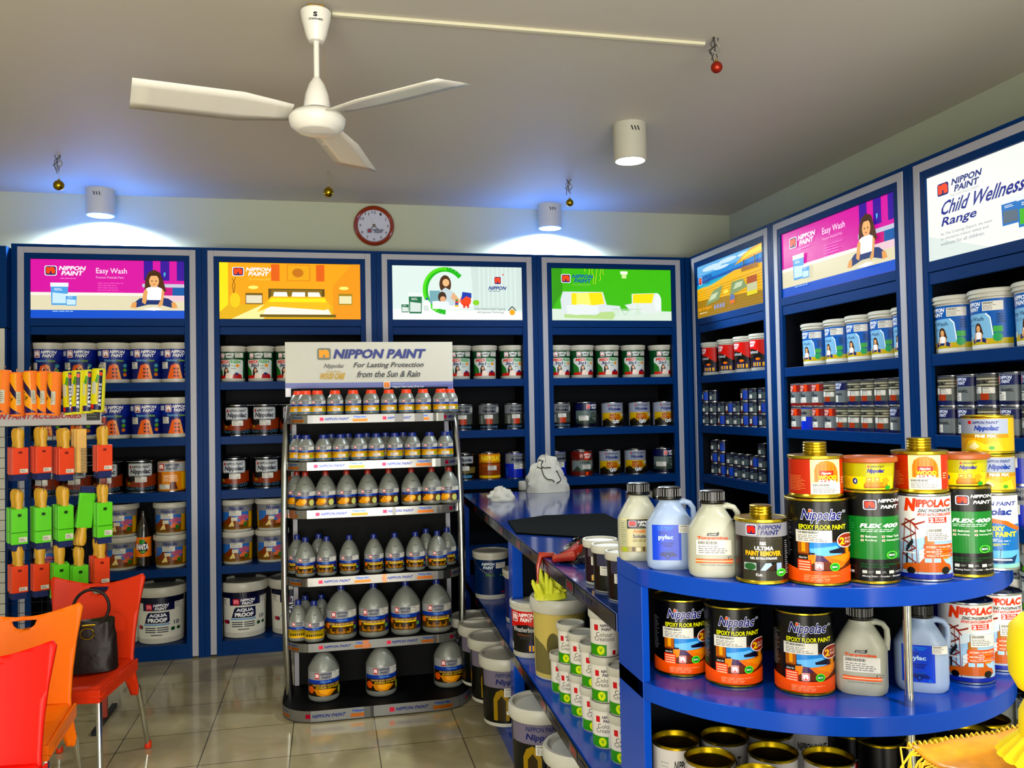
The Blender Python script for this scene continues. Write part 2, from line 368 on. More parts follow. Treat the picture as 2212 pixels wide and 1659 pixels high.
def art_health():
    A = Art(); A.rect(0, 1, 0, 1, 'dcebe4'); A.poly([(.62, .2), (1, .2), (1, 1), (.6, 1)], 'd0dfd8'); A.poly([(0, 0), (1, 0), (1, .16), (0, .2)], 'eef2ee')
    for i in range(9): A.rect(.66+.035*i, .672+.035*i, .25, 1, 'd8e8e0')
    # green brush ring
    pts = [(.40+.15*cos(radians(a)), .54+.4*sin(radians(a))) for a in range(40, 271, 10)]; A.line(pts, .035, '28b818', .403)
    A.line([(p[0]-.012, p[1]+.01) for p in pts[4:-2]], .022, '58d828', .403)
    A.rect(.28, .36, .3, .54, '80b0b8'); A.poly([(.30, .2), (.5, .2), (.62, .28), (.4, .36), (.3, .34)], 'f2f4f4')
    # mother and child
    A.ell(.40, .66, .045, .17, '5a3010'); A.ell(.405, .69, .026, .07, 'e8b888'); A.poly([(.37, .28), (.36, .52), (.4, .6), (.46, .52), (.5, .36), (.46, .26)], 'c8d8dc'); A.poly([(.46, .52), (.52, .34), (.5, .3), (.44, .4)], 'e0b088')
    A.ell(.375, .42, .032, .1, '4a2c14'); A.ell(.38, .38, .022, .055, 'e0a880'); A.poly([(.35, .2), (.35, .34), (.42, .34), (.44, .22)], 'e4ecf0')
    A.ell(.555, .36, .042, .11, 'e85018'); A.poly([(.52, .36), (.53, .52), (.6, .5), (.6, .4), (.56, .44)], '2040b0'); A.rect(.535, .55, .22, .3, 'd84010'); A.rect(.565, .58, .22, .3, 'd84010')
    for i, c in enumerate(('e8c020', '2858c0', 'e04020', '30a040')): A.rect(.47+.002*i, .5-.002*i, .24+.035*i, .275+.035*i, c)
    A.ell(.635, .32, .025, .05, '88d028')
    pot(A, .065, .13, .055, .18, '1c7848', 'e8f0ec', 'd8e4dc'); pot(A, .12, .11, .1, .38, '1c7848', 'e8f0ec', 'd8e4dc'); A.poly([(.23, .12), (.285, .12), (.285, .3), (.265, .36), (.25, .36), (.23, .3)], 'f4f8f8'); A.rect(.25, .265, .36, .4, '2858a8'); A.lines(.235, .28, .16, .26, 3, '90b0a0')
    A.logo(.775, .66, .06, .16); A.text('+', .84, .855, .83, .87, 'e04020', .03); A.text('NIPPON', .735, .87, .56, .63, '103090', .035, .01); A.lines(.735, .87, .525, .55, 1, '607090')
    A.text('Only Antimicrobial Coating', .62, .86, .17, .22, '506068'); A.text('with Japanese Technology', .64, .85, .11, .16, '506068')
    A.ell(.915, .14, .022, .055, 'e8a818'); A.line([(.885, .17), (.915, .25), (.945, .17)], .007, '303030', .403); return A
def art_sofa():
    A = Art(); A.rect(0, 1, 0, 1, '48bc08'); A.poly([(0, .2), (.09, .55), (.09, 1), (0, 1)], '3ca010'); A.poly([(0, 0), (1, 0), (1, .18), (0, .22)], 'd8e8d8'); A.poly([(.1, .05), (.5, .02), (.55, .2), (.1, .2)], 'b8d890')
    A.nip(.08, .72, .26, .17, '1060a8'); A.text('THE COATINGS EXPERT', .17, .32, .67, .7, '90d060')
    R = random.Random(2)
    for k in range(6):
        x = .28+.03*k; pts = [(x+R.uniform(-.008, .008), 1-.06*j) for j in range(R.randint(2, 6))]; A.line(pts, .004, 'c8e048', .403)
    A.rect(.57, .63, .9, .96, 'f0f8e0'); A.rect(.58, .62, .82, .9, 'c8e898')
    A.poly([(.08, .12), (.07, .4), (.09, .55), (.42, .55), (.45, .3), (.56, .28), (.57, .18), (.4, .16), (.36, .1)], 'dce4e4'); A.poly([(.16, .3), (.16, .52), (.41, .54), (.43, .32), (.3, .28)], 'f4dc30'); A.poly([(.2, .3), (.2, .52), (.3, .53), (.32, .3)], 'f8f080')
    A.poly([(.12, .12), (.12, .28), (.24, .31), (.38, .28), (.38, .13), (.2, .1)], 'e6ecec')
    A.poly([(.66, .16), (.6, .3), (.66, .33), (.66, .52), (.88, .54), (.91, .44), (.91, .18), (.86, .14)], 'e0e8e4'); A.poly([(.67, .34), (.67, .51), (.85, .53), (.83, .34)], 'f4dc30'); A.ell(.88, .36, .03, .17, 'e8eeee')
    A.rect(.5, .74, .21, .225, 'b8d8b0'); A.ell(.53, .15, .025, .05, 'd0e4d0'); A.ell(.71, .15, .025, .05, 'd0e4d0'); A.line([(.56, .22), (.6, .1), (.64, .22)], .008, 'c0dcc0', .403); A.rect(.7, .715, .225, .33, 'd0e8d0'); return A
def art_beach():
    A = Art(); A.rect(0, 1, 0, 1, '3888d0'); A.poly([(0, .8), (1, .86), (1, 1), (0, 1)], '70b0e0')
    for x, z, w, h in ((.25, .9, .16, .05), (.5, .93, .14, .04), (.4, .84, .12, .03), (.75, .93, .1, .03)): A.ell(x, z, w, h, 'c8e0f0')
    A.poly([(0, .7), (1, .76), (1, .66), (0, .62)], '1058b0'); A.poly([(0, .64), (.8, .70), (1, .66), (0, .54)], '30a8c8')
    A.poly([(0, 0), (1, 0), (1, .68), (.6, .7), (.3, .6), (0, .56)], 'e8b420'); A.poly([(0, 0), (1, 0), (1, .22), (0, .34)], 'a07c10')
    A.poly([(0, .58), (.2, .56), (.6, .68), (.3, .6)], '68b8c0')
    for i in range(11): A.line([(0, .5-.045*i), (1, .56-.052*i)], .004, 'b88410', .403)
    A.poly([(.62, .78), (.74, .9), (.86, .98), (1, 1), (1, .84), (.86, .82), (.74, .8)], 'd8a020'); A.poly([(.7, .82), (.8, .93), (1, .97), (1, .88), (.84, .86)], 'f0d048'); A.rect(.75, .765, .64, .82, '604010'); A.rect(.9, .915, .66, .84, '604010'); A.rect(.72, .95, .62, .7, 'a87018')
    A.poly([(.15, .2), (.38, .26), (.44, .5), (.28, .44)], '8ca070'); A.poly([(.2, .27), (.32, .3), (.37, .4), (.26, .38)], 'c8d4b0'); A.poly([(.54, .26), (.8, .34), (.74, .5), (.58, .5)], '8ca070'); A.poly([(.6, .36), (.72, .38), (.74, .46), (.64, .46)], 'c8d4b0'); A.ell(.49, .36, .04, .03, 'f0dc60')
    A.ell(.585, .2, .035, .09, '6878b0'); A.rect(.55, .62, .12, .18, 'e07030')
    for x in (.8, .86): A.rect(x, x+.08, .18, .46, 'c8c8a0'); A.rect(x, x+.08, .38, .5, 'b05020'); A.rect(x, x+.08, .18, .25, 'e0d020')
    A.logo(.06, .62, .055, .15); A.text('NIPPON', .125, .28, .7, .77, '103c90', .035, .01); A.text('PAINT', .14, .26, .61, .68, '103c90', .035, .01)
    A.text('Aqua Woodguard', .04, .27, .11, .19, 'f0a010', .02); A.lines(.07, .26, .06, .09, 1, 'f0e8c8')
    for i in range(4): A.ell(.33+.045*i, .13, .016, .045, '9098c8')
    return A
def art_child():
    A = Art(); A.rect(0, 1, 0, 1, 'eef0ea'); A.poly([(0, .3), (0, .0), (.35, 0)], 'dce6e0'); A.nip(.06, .72, .26, .17, '1c2c80'); A.text('THE COATINGS EXPERT', .14, .31, .68, .71, 'b0b4b8')
    A.text('Child Wellness', .09, .54, .5, .66, '14248c', .02, .03); A.text('Range', .09, .29, .34, .47, '14248c', .02, .02)
    for i, t in enumerate(('As The Coatings Expert, we want', 'to champion indoor safety and', 'wellness for all children.')): A.text(t, .08, .37-.02*i, .255-.055*i, .295-.055*i, '8c90a0')
    pot(A, .42, .18, .09, .28, '3878c0', 'e8ecec', '687888'); pot(A, .50, .12, .11, .34, '3878c0', 'e8ecec', '50b830'); pot(A, .6, .14, .13, .34, '3878c0', 'e8ecec', 'e8d8b8'); pot(A, .72, .14, .13, .34, '3878c0', 'e8ecec', 'a8d0e8')
    return A
# ---------------------------------------------------------------- display cabinets
SH = [1.69, 1.35, 1.017, .55, .09]; ST = [.05, .05, .055, .05, .09]
def cabinet(w, depth, label, artfn, loc, rz, art_flip=False):
    """front face at local y=0, body towards +y, x from 0 to w"""
    t = thing('display_cabinet', label, 'cabinet', loc, rz, 'tall blue display cabinets along the walls')
    Hh = 2.528; a, b, c = .034, .036, .032; i0 = a+b+c
    m = MB(); m.box(0, .018, .0, depth, 0, Hh).box(w-.018, w, 0, depth, 0, Hh).box(.018, w-.018, 0, depth, Hh-.018, Hh)
    obj('carcass', m, 'blue', t, 0)
    m = MB()   # front stiles, header panel, lintel
    for s in (0, 1):
        X = (lambda x: w-x) if s else (lambda x: x)
        for x0, x1 in ((.018, a), (a+b, i0)):
            q = sorted((X(x0), X(x1))); m.box(q[0], q[1], 0, .02, 0, Hh-.018)
    m.box(a, w-a, 0, .02, Hh-.034+.018, Hh-.018)
    m.box(i0, w-i0, 0, .02, 2.44, Hh-.052); m.box(i0, w-i0, .0, .02, 2.037, 2.082)
    obj('face_frame', m, 'blue', t, 0, .0015)
    obj('lintel', MB().box(i0+.001, w-i0-.001, .004, .022, 1.984, 2.034), 'blue', t, 0, .0015)
    m = MB().box(a, a+b, -.004, .018, .012, Hh-.018).box(w-a-b, w-a, -.004, .018, .012, Hh-.018).box(a+b, w-a-b, -.004, .018, Hh-.018-.036, Hh-.018)
    obj('trim_strip', m, 'strip', t, 0, .0015)
    lb = obj('light_box', MB().box(i0, w-i0, .012, .09, 2.082, 2.44), 'inner', t, 0)
    pw = w-2*i0
    A = artfn(); A.build('backlit_poster', flat(pw, .355, i0, 2.084, .010), None, lb, 'glow')
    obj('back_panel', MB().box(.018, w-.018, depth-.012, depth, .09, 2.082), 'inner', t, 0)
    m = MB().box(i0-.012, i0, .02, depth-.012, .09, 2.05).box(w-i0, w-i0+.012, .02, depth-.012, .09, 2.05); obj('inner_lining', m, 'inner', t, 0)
    for z, th in zip(SH[:4], ST): obj('shelf', MB().box(i0, w-i0, .003, depth-.012, z-th, z), 'blue', t, 0, .0015)
    obj('plinth', MB().box(i0, w-i0, .0, depth-.012, 0, SH[4]), 'blue', t, 0, .0015)
    return t
XS = [-1.83, -.757, .316, 1.389, 2.462]
BL = ['tall blue cabinet under the magenta backlit poster at the left end of the back wall', 'tall blue cabinet under the yellow bedroom poster, second along the back wall',
      'tall blue cabinet under the white poster with a green ring, behind the display stand', 'tall blue cabinet under the green sofa poster, beside the corner']
for k, (fn, lb) in enumerate(zip((art_easy, art_bed, art_health, art_sofa), BL)):
    cabinet(XS[k+1]-XS[k]-.002, .298, lb, fn, (XS[k], YB, 0), 0)
YS = [5.475, 4.37, 3.195, 2.03]
RL = ['tall blue cabinet under the beach poster, nearest the corner on the right wall', 'tall blue cabinet under the magenta girl poster on the right wall', 'tall blue cabinet under the white child range poster at the picture edge']
for k, (fn, lb) in enumerate(zip((art_beach, art_easy, art_child), RL)):
    cabinet(YS[k]-YS[k+1]-.002, .30, lb, fn, (XR, YS[k], 0), -pi/2)
# corner filler between the two cabinet runs
tag(obj('corner_filler', MB().box(2.462, 2.50, 5.48, 5.50, 0, 2.528), 'blue', smooth=0), kind='structure')
tag(bpy.data.objects['corner_filler'], kind='structure'); bpy.data.objects['corner_filler'].name = 'trim_1'
# door-like panel left of the first cabinet
t = thing('side_panel_unit', 'dark blue header over a plain white panel left of the magenta cabinet', 'panel', (-2.9, 5.42, 0))
obj('header', MB().box(0, 1.068, 0, .3, 2.02, 2.5), 'blue', t, 0, .002)
obj('white_panel', MB().box(0, 1.058, .0, .02, 0, 2.015), 'white', t, 0, .002)
obj('stile', MB().box(1.059, 1.068, 0, .3, 0, 2.015), 'blue', t, 0, .002)
# ---------------------------------------------------------------- label artwork for the containers
def wrapart(A, parent, r0, r1, z0, z1, base, name='label', m='print'):
    return A.build(name, wrap(r0, r1, z0, z1), CUTS, parent, m, base)
def a_exterior(A):      # royal blue pail with an orange house
    A.rect(-.96, .96, .62, .98, '0c2c94'); A.nip(-.6, .72, 1.25, .24, 'f4f4f4', bg='b01c20', fg='f8f0f0'); A.rect(-.92, -.68, .78, .94, 'd0d4dc')
    A.text('Weatherbond', -.5, .18, .58, .66, '7cc0e8', .01, .03); A.text('Advance', .22, .6, .58, .66, '88c030', .02, .03)
    A.poly([(-.45, .0), (-.2, .45), (.1, .5), (.3, .46), (.5, .0)], 'e8661c'); A.poly([(.1, .5), (.3, .46), (.5, 0), (.36, 0)], 'f0a060')
    A.rects([(-.05+.0*i, .08, .06+.12*i, .12+.12*i) for i in range(3)], '401808'); A.rects([(.16, .26, .06+.12*i, .12+.12*i) for i in range(3)], '582010')
    A.sticker(-.78, -.4, .34, .56); A.ell(.68, .3, .1, .06, '60a030'); A.ell(.68, .15, .1, .06, 'd07020'); A.ell(.68, .45, .1, .06, '50a0b0')
def a_green(A):         # white pail, green head band, family picture
    A.nip(-.72, .75, 1.05, .2, 'f4f4f4', bg='c01c20', fg='f8f0f0'); A.sticker(.4, .9, .78, .96)
    A.poly([(-.9, .0), (-.9, .66), (-.82, .7), (.82, .7), (.9, .66), (.9, 0)], 'd6dcd8'); A.poly([(-.9, .02), (-.9, .5), (-.6, .3), (-.5, .0)], '28802c')
    A.text('MEDI', -.78, -.08, .56, .68, 'd83818', .04, .02); A.text('FRESH', 0, .74, .56, .68, '2ca030', .04, .02); A.text('3in1', -.62, .0, .42, .55, '182870', .04, .04)
    A.text('viron', .08, .4, .44, .51, '50a050', .02); A.ell(.56, .48, .12, .06, 'e09028'); A.lines(.1, .6, .34, .4, 1, '707878')
    A.poly([(-.5, .0), (-.46, .3), (-.34, .42), (-.18, .4), (-.08, .26), (.0, .1), (.1, .0)], '301c14'); A.ell(-.26, .3, .1, .07, 'd8a484'); A.poly([(-.36, .0), (-.3, .2), (-.1, .22), (.3, .05), (.3, .0)], 'ecd8c8')
    A.poly([(-.9, .0), (-.88, .1), (-.4, .12), (-.3, .0)], 'c82c28'); A.poly([(.2, .0), (.26, .14), (.5, .22), (.8, .14), (.86, .0)], 'b02420'); A.ell(.5, .17, .12, .05, '283878')
def a_red(A):           # black/red evening house
    A.poly([(-.98, .55), (-.98, 1), (.98, 1), (.98, .4), (.6, .6), (.1, .68), (-.4, .66)], 'cc2c10'); A.nip(-.75, .74, 1.2, .22, 'f4f4f4', True, 'a01010', 'f4d0c8')
    A.text('Weatherbond', -.7, .62, .5, .62, 'e8e8e8', .0); A.text('Advance', -.45, .2, .4, .47, '9c6040', .0); A.lines(-.3, .3, .33, .38, 2, '505458')
    A.poly([(.1, .0), (.1, .2), (.3, .32), (.55, .24), (.98, .3), (.98, 0)], '28184c'); A.rects([(.2+.16*i, .28+.16*i, .04, .18) for i in range(5)], 'f0b040'); A.ell(.6, .3, .16, .05, 'e07018'); A.rects([(.3, .34, .02, .2), (.62, .66, .02, .2)], '4060d0')
    A.rect(-.9, -.75, .04, .2, 'c8c8c8')
def a_easy(A):          # light blue, girl on the floor
    A.nip(-.95, .76, 1.15, .2, 'f4f8fc', True, 'c82028', 'f8f0f0'); A.sticker(.28, .86, .76, .95, 5)
    A.poly([(-.98, .1), (-.98, .7), (.42, .72), (.56, .62), (.62, .1)], '84b8dc'); A.line([(.40, .71), (.54, .62), (.60, .3), (.62, .14)], .035, 'e8f4fc')
    A.text('Easy Wash', -.7, .32, .54, .65, '204878', .01); A.lines(-.6, .15, .46, .52, 2, '5888b0')
    A.rect(-.98, .98, .08, .2, 'c8b428'); A.rect(-.98, .98, .0, .08, 'e0e0d8'); girl(A, .06, .1, .42, 1.25); A.ell(.72, .22, .12, .09, '30a860'); A.rect(.62, .84, .32, .44, '48b050'); A.sticker(-.8, -.4, .16, .26, 2)
    A.lines(.72, .9, .5, .7, 4, '204878')
def a_floor(A):         # black tin, orange floor
    A.poly([(-.96, .18), (-.96, .5), (-.4, .36), (.3, .44), (.96, .6), (.96, .2), (.2, .14)], '8c3410'); A.ell(-.6, .46, .3, .14, '0c0c0c')
    A.poly([(-.68, .52), (-.74, .56), (-.74, .92), (-.68, .95), (.68, .95), (.74, .92), (.74, .56), (.68, .52)], 'a4a8ac')
    A.poly([(-.64, .55), (-.69, .58), (-.69, .9), (-.64, .92), (.64, .92), (.69, .9), (.69, .58), (.64, .55)], 'c8ccd0')
    A.text('NIPPON PAINT', -.5, .62, .78, .88, '303848', .035, .03); A.rect(-.64, -.54, .78, .88, 'b02428'); A.text('Nippolac', -.6, .64, .56, .76, '182040', .04, .06)
    A.sticker(-.3, .44, .32, .5, 4); A.text('Floor Paint-Q/D', -.9, .85, .05, .17, '5080a0', .0, .04); A.ell(-.7, .28, .09, .05, 'a08020')
def a_woodfin(A):
    A.rect(-.98, .98, .66, .98, 'b8bcc0'); A.nip(-.85, .7, 1.4, .24, '202858', True, 'b82020', 'f8e8e0', 'c82020'); A.rect(-.98, .98, .05, .64, 'd8840c'); A.rect(-.98, -.6, .05, .64, '985008')
    A.poly([(-.1, .05), (.05, .36), (.3, .36), (.5, .05)], '6c2c10'); A.text('WOOD', -.5, .45, .42, .55, 'f0ccb0', .05); A.text('FINISH', -.48, .48, .3, .42, 'e8b890', .05); A.sticker(-.8, -.05, .06, .22)
    A.rect(.7, .98, .05, .64, 'e8b020')
def a_roof(A):          # short pail with a roof picture
    A.rect(-.98, .98, .72, 1, '8a8c94'); A.text('Nippolac', -.4, .5, .76, .94, '18287c', .03, .05)
    A.rect(-.9, .78, .06, .72, '3c70c0'); A.poly([(-.9, .06), (-.9, .3), (-.5, .46), (-.2, .52), (.2, .3), (.78, .36), (.78, .06)], '80501c'); A.poly([(-.84, .26), (-.4, .56), (-.05, .5), (.1, .2)], '8c3c14'); A.poly([(-.5, .12), (-.2, .4), (-.1, .12)], 'e8d088')
    A.poly([(.1, .5), (.5, .62), (.78, .56), (.78, .42), (.3, .36)], 'b86080'); A.poly([(.2, .3), (.5, .42), (.7, .3), (.7, .2), (.2, .2)], 'd87050'); A.rect(-.3, .1, .36, .5, 'd8d4c0')
    A.text('Roofing Paint', -.3, .5, .07, .17, '701c08', .02); A.ell(.6, .22, .1, .09, '2c8030'); A.rect(.8, .96, .06, .72, 'd09c1c'); A.rect(-.98, -.9, .06, .72, 'c89820'); A.sticker(-.42, .36, .56, .76, 6)
def a_aqua(A):
    A.rect(-.98, .98, .84, 1, '0c1038'); A.poly([(-.9, .0), (-.9, .62), (-.84, .66), (.84, .66), (.9, .62), (.9, 0)], 'dcdccf'); A.rect(-.62, .68, .66, .84, '141a50')
    A.nip(-.5, .67, .95, .155, 'f0f0f4', True, 'b01c30', 'f08090', 'b01c30'); A.sticker(-.95, -.64, .66, .82); A.sticker(.68, .98, .68, .84, 9)
    A.poly([(-.56, .36), (-.44, .58), (-.36, .62), (.48, .62), (.5, .4), (.44, .36)], '141a50'); A.text('AQUA', -.36, .4, .50, .59, 'e8ecf4', .05); A.text('PROOF', -.42, .4, .385, .485, 'f4f4f4', .05)
    A.rect(-.6, .5, .31, .345, '70a0d0'); A.text('10', .66, .84, .3, .4, '303c60', .02); A.ell(-.78, .26, .09, .05, 'b02838'); A.ell(-.7, .26, .05, .05, '181c48')
    A.rects([(-.55+.53*j, -.08+.53*j, .24-.05*i, .262-.05*i) for i in range(3) for j in range(2)], '20264c'); A.rect(-.3, .2, .07, .09, '20264c'); A.ell(.62, .2, .08, .045, '205830'); A.ell(.82, .2, .06, .04, '205830')
def a_primer(A):        # silver head, yellow body
    A.rect(-.98, .98, .6, 1, '9ea4b4'); A.rect(-.64, -.54, .86, .93, 'c02428'); A.text('NIPPON PAINT', -.48, .66, .85, .94, '28305c', .03, .03); A.text('Nippolac', -.58, .6, .64, .82, '18307c', .05, .06)
    A.rect(-.98, .98, .2, .58, 'c8a418'); A.poly([(-.98, .0), (-.98, .24), (-.7, .34), (-.4, .2), (0, .3), (.4, .18), (.7, .34), (.98, .22), (.98, 0)], '1c1404'); A.rects([(-.9+.09*i, -.87+.09*i, .2, .36) for i in range(20)], '4c3c08')
    A.text('METAL', -.5, .5, .42, .54, 'a83c14', .05); A.text('PRIMER', -.55, .55, .29, .41, 'b84820', .05); A.text('Q/D', -.28, .36, .1, .26, 'f4f4f4', .05); A.sticker(.6, .95, .42, .54)
def a_navytin(A):       # navy head, grey forest body
    A.rect(-.98, .98, .7, .98, '0c1450'); A.nip(-.3, .73, 1.15, .22, 'e8ecf4', True, 'a81820', 'e88080'); A.rect(-.98, .98, .14, .68, '6c7c78'); A.poly([(-.98, .14), (-.98, .3), (-.6, .42), (-.3, .26), (.1, .4), (.5, .24), (.98, .36), (.98, .14)], '3c5044')
    A.text('SPRAY', .1, .8, .5, .6, '30383c', .03); A.text('ENAMEL', .1, .86, .38, .48, '30383c', .03); A.sticker(-.85, -.1, .26, .46, 7); A.rect(-.98, .98, .0, .14, '080c30')
def a_superf(A):        # chrome head, orange middle, navy foot
    A.rect(-.98, .98, .62, .98, '84878c'); A.text('NIPPON PAINT', -.5, .66, .82, .92, '1c2024', .03, .03); A.text('Nippolac', -.6, .6, .64, .8, '14182c', .05, .06); A.rect(-.98, .98, .2, .6, '5c6058'); A.rect(-.3, .3, .2, .42, 'b83c10'); A.rect(-.8, -.6, .2, .55, '8c948c')
    A.sticker(-.45, .35, .42, .58, 8); A.sticker(.7, .98, .7, .9, 1); A.rect(-.98, .98, .0, .2, '040818'); A.text('SUPER GLOSS ENAMEL', -.85, .85, .04, .13, '5c7ca0', .02)
def a_sealer(A):
    A.rect(-.7, .7, .66, .94, 'b4b8bc'); A.text('Nippolac', -.62, .62, .68, .88, '182040', .04, .05); A.rect(-.98, .98, .25, .5, '7c6c38'); A.sticker(-.5, .3, .36, .54); A.text('Sealer', -.3, .6, .06, .2, '60b0e0', .02, .03)
def a_varnish(A):
    A.rect(-.98, .98, .0, 1, 'a85008'); A.rect(-.98, .98, .64, .98, 'e09410'); A.text('NIPPOLAC', -.85, .85, .72, .92, 'f4dc50', .04); A.text('Polyurethane Varnish', -.88, .88, .57, .67, '201004', .02); A.rect(-.98, .98, .03, .12, 'e8c820')
    for i in range(6): A.line([(-.9, .2+.05*i), (0, .14+.06*i), (.9, .22+.05*i)], .02, '783404')
    A.sticker(-.4, .42, .34, .52, 3)
def a_bluetin(A):
    A.rect(-.98, .98, .58, .98, '8c9094'); A.text('NIPPON PAINT', -.4, .8, .84, .92, '283050', .03, .03); A.text('Nippolac', -.5, .85, .64, .82, '141c48', .05, .06); A.rect(-.98, .98, .0, .57, '0c34b8'); A.sticker(-.3, .62, .36, .58, 5)
    A.rects([(-.92, -.86, .1+.08*i, .15+.08*i) for i in range(4)], '40a0e0')
def a_supermatt(A):
    A.rect(-.98, .98, .64, .98, '701c08'); A.rect(-.1, .3, .64, .98, 'd84808'); A.nip(-.55, .7, 1.1, .22, 'f0e0dc', True, '701010', 'e09080', '701010'); A.rect(-.98, .98, .16, .62, '84908c'); A.poly([(-.98, .16), (-.7, .4), (-.4, .2), (0, .3), (.4, .2), (.98, .38), (.98, .16)], '404c3c')
    A.text('SUPER MATT', -.5, .5, .48, .58, '2c3430', .03); A.sticker(-.3, .5, .26, .44, 2); A.rect(-.98, .98, .0, .14, '701c08'); A.rect(0, .25, .0, .14, 'e85010')
def a_qred(A):          # quarter tins: red head
    A.rect(-.98, .98, .64, .96, '9c1c08'); A.rect(.3, .6, .64, .96, 'e04c10'); A.text('NIPPON', -.75, .25, .8, .92, 'f0c8c0', .035, .04); A.text('PAINT', -.6, .2, .66, .78, 'f0c8c0', .035, .04); A.rect(-.98, .98, .12, .62, '848c90'); A.text('SUPER', -.6, .1, .5, .6, '20282c', .04); A.rect(-.6, .4, .38, .5, '48545c'); A.sticker(-.75, .5, .14, .38, 4); A.rect(-.98, .98, .0, .12, '8c1c08')
def a_qnavy(A):
    A.rect(-.98, .98, .64, .96, '0c1c64'); A.nip(-.8, .68, 1.3, .26, 'd8e0f4', True, '901828', 'e08080'); A.rect(-.98, .98, .12, .62, '7c8488'); A.text('ENAMEL', -.3, .6, .42, .52, '384044', .04); A.sticker(-.8, .1, .14, .42, 6); A.rect(-.98, .98, .0, .12, '0a1850')
def a_qchrome(A):
    A.rect(-.98, .98, .6, .96, '5c5c54'); A.rects([(-.98, .98, .64+.1*i, .69+.1*i) for i in range(3)], 'b8b498'); A.text('Nippolac', -.7, .5, .66, .84, '181c24', .05, .06); A.rect(-.98, .98, .16, .58, '6c7068'); A.rect(-.1, .5, .16, .4, 'a83c14'); A.sticker(-.8, .0, .38, .6, 7); A.sticker(.1, .8, .38, .58, 9); A.rect(-.98, .98, .0, .16, '0c2060')
def a_qblue(A):
    A.rect(-.98, .98, .6, .96, '8c8c84'); A.text('Nippolac', -.7, .5, .66, .86, '202850', .05, .06); A.rect(-.98, .98, .0, .6, '0c3cc8'); A.sticker(-.7, .4, .4, .6, 3)
def a_small(A):
    A.rect(-.98, .98, .72, .96, '10183c'); A.poly([(-.5, .74), (.5, .74), (.6, .9), (-.6, .9)], '586480'); A.rect(-.98, .98, .12, .7, '58686c'); A.sticker(-.6, .5, .16, .5, 4)
def a_small2(A):
    A.rect(-.98, .98, .0, .96, '2a2c30'); A.rect(-.98, .98, .66, .96, '5c5c5c'); A.rect(.5, .98, .1, .9, '1c48b8'); A.sticker(-.8, .3, .24, .66, 5); A.rect(-.98, .4, .08, .22, '8c2414')
def bottlelab(A, kind):
    A.rect(-.98, .98, .7, 1, 'a0a2a4'); A.logo(-.62, .74, .26, .22, 'c0202c', 'f4e0e0', 'c0202c'); A.text('NIPPON', -.28, .4, .87, .96, '28305c', .035, .03); A.text('PAINT', -.2, .34, .75, .84, '28305c', .035, .03); A.sticker(.46, .95, .74, .98, 2)
    A.rect(-.98, .98, .56, .7, '0c3ca0'); A.text('Nippolac', -.3, .4, .58, .68, '5c90d8', .03, .04)
    A.rect(-.98, .98, .08, .56, {'s': 'b8881c', 'm': '6c4414', 'l': '5c3c10', 'x': '30200c', 'y': 'b09414'}[kind])
    if kind == 's':
        A.poly([(-.98, .2), (-.4, .5), (.4, .46), (.98, .3), (.98, .08), (-.98, .08)], 'd8a020'); A.sticker(-.4, .5, .14, .36, 3); A.ell(.72, .26, .14, .14, '90a838'); A.rect(-.98, .98, .0, .08, '2c6cb0')
    elif kind == 'm':
        A.poly([(-.9, .2), (-.5, .52), (.1, .52), (.2, .3), (-.1, .1), (-.7, .1)], 'e09418'); A.poly([(-.4, .3), (-.1, .5), (.2, .42), (0, .2)], 'f4b838'); A.ell(.62, .28, .22, .2, 'c8cc78'); A.rect(.8, .98, .08, .66, '101c68')
    elif kind == 'l':
        A.text('WATER BASED WOOD CARE', -.85, .85, .44, .52, 'e8c078', .02); A.rect(-.6, .75, .38, .43, 'e8c418')
        A.rects([(-.7+.34*i, -.42+.34*i, .12, .3) for i in range(4)], 'a87018'); A.rects([(-.6+.4*i, -.3+.4*i, .2, .34) for i in range(3)], '3c2408'); A.ell(-.86, .4, .1, .1, 'e07018'); A.rect(.78, .98, .08, .64, '182070'); A.ell(.84, .3, .08, .08, '60a050')
    elif kind == 'x':
        A.text('WATER BASED WOOD CARE', -.75, .9, .46, .53, 'd8a860', .02); A.text('EXTERIOR TOP COAT', -.55, .85, .38, .44, 'e8c418', .02)
        A.poly([(-.7, .36), (.2, .36), (.72, .3), (.3, .1), (-.2, .08), (-.5, .14)], 'c8801c'); A.poly([(-.4, .34), (.5, .34), (.1, .14), (-.3, .2)], 'e8a030'); A.ell(-.82, .32, .14, .14, 'd05818'); A.ell(.9, .24, .1, .16, 'a0a840')
    else:
        A.text('WOODSTAIN', -.7, .6, .46, .55, '40300c', .03); A.rects([(-.8+.2*i, -.7+.2*i, .1, .34) for i in range(8)], '2c200c'); A.poly([(-.98, .08), (-.98, .16), (0, .22), (.98, .14), (.98, .08)], 'e0b018')
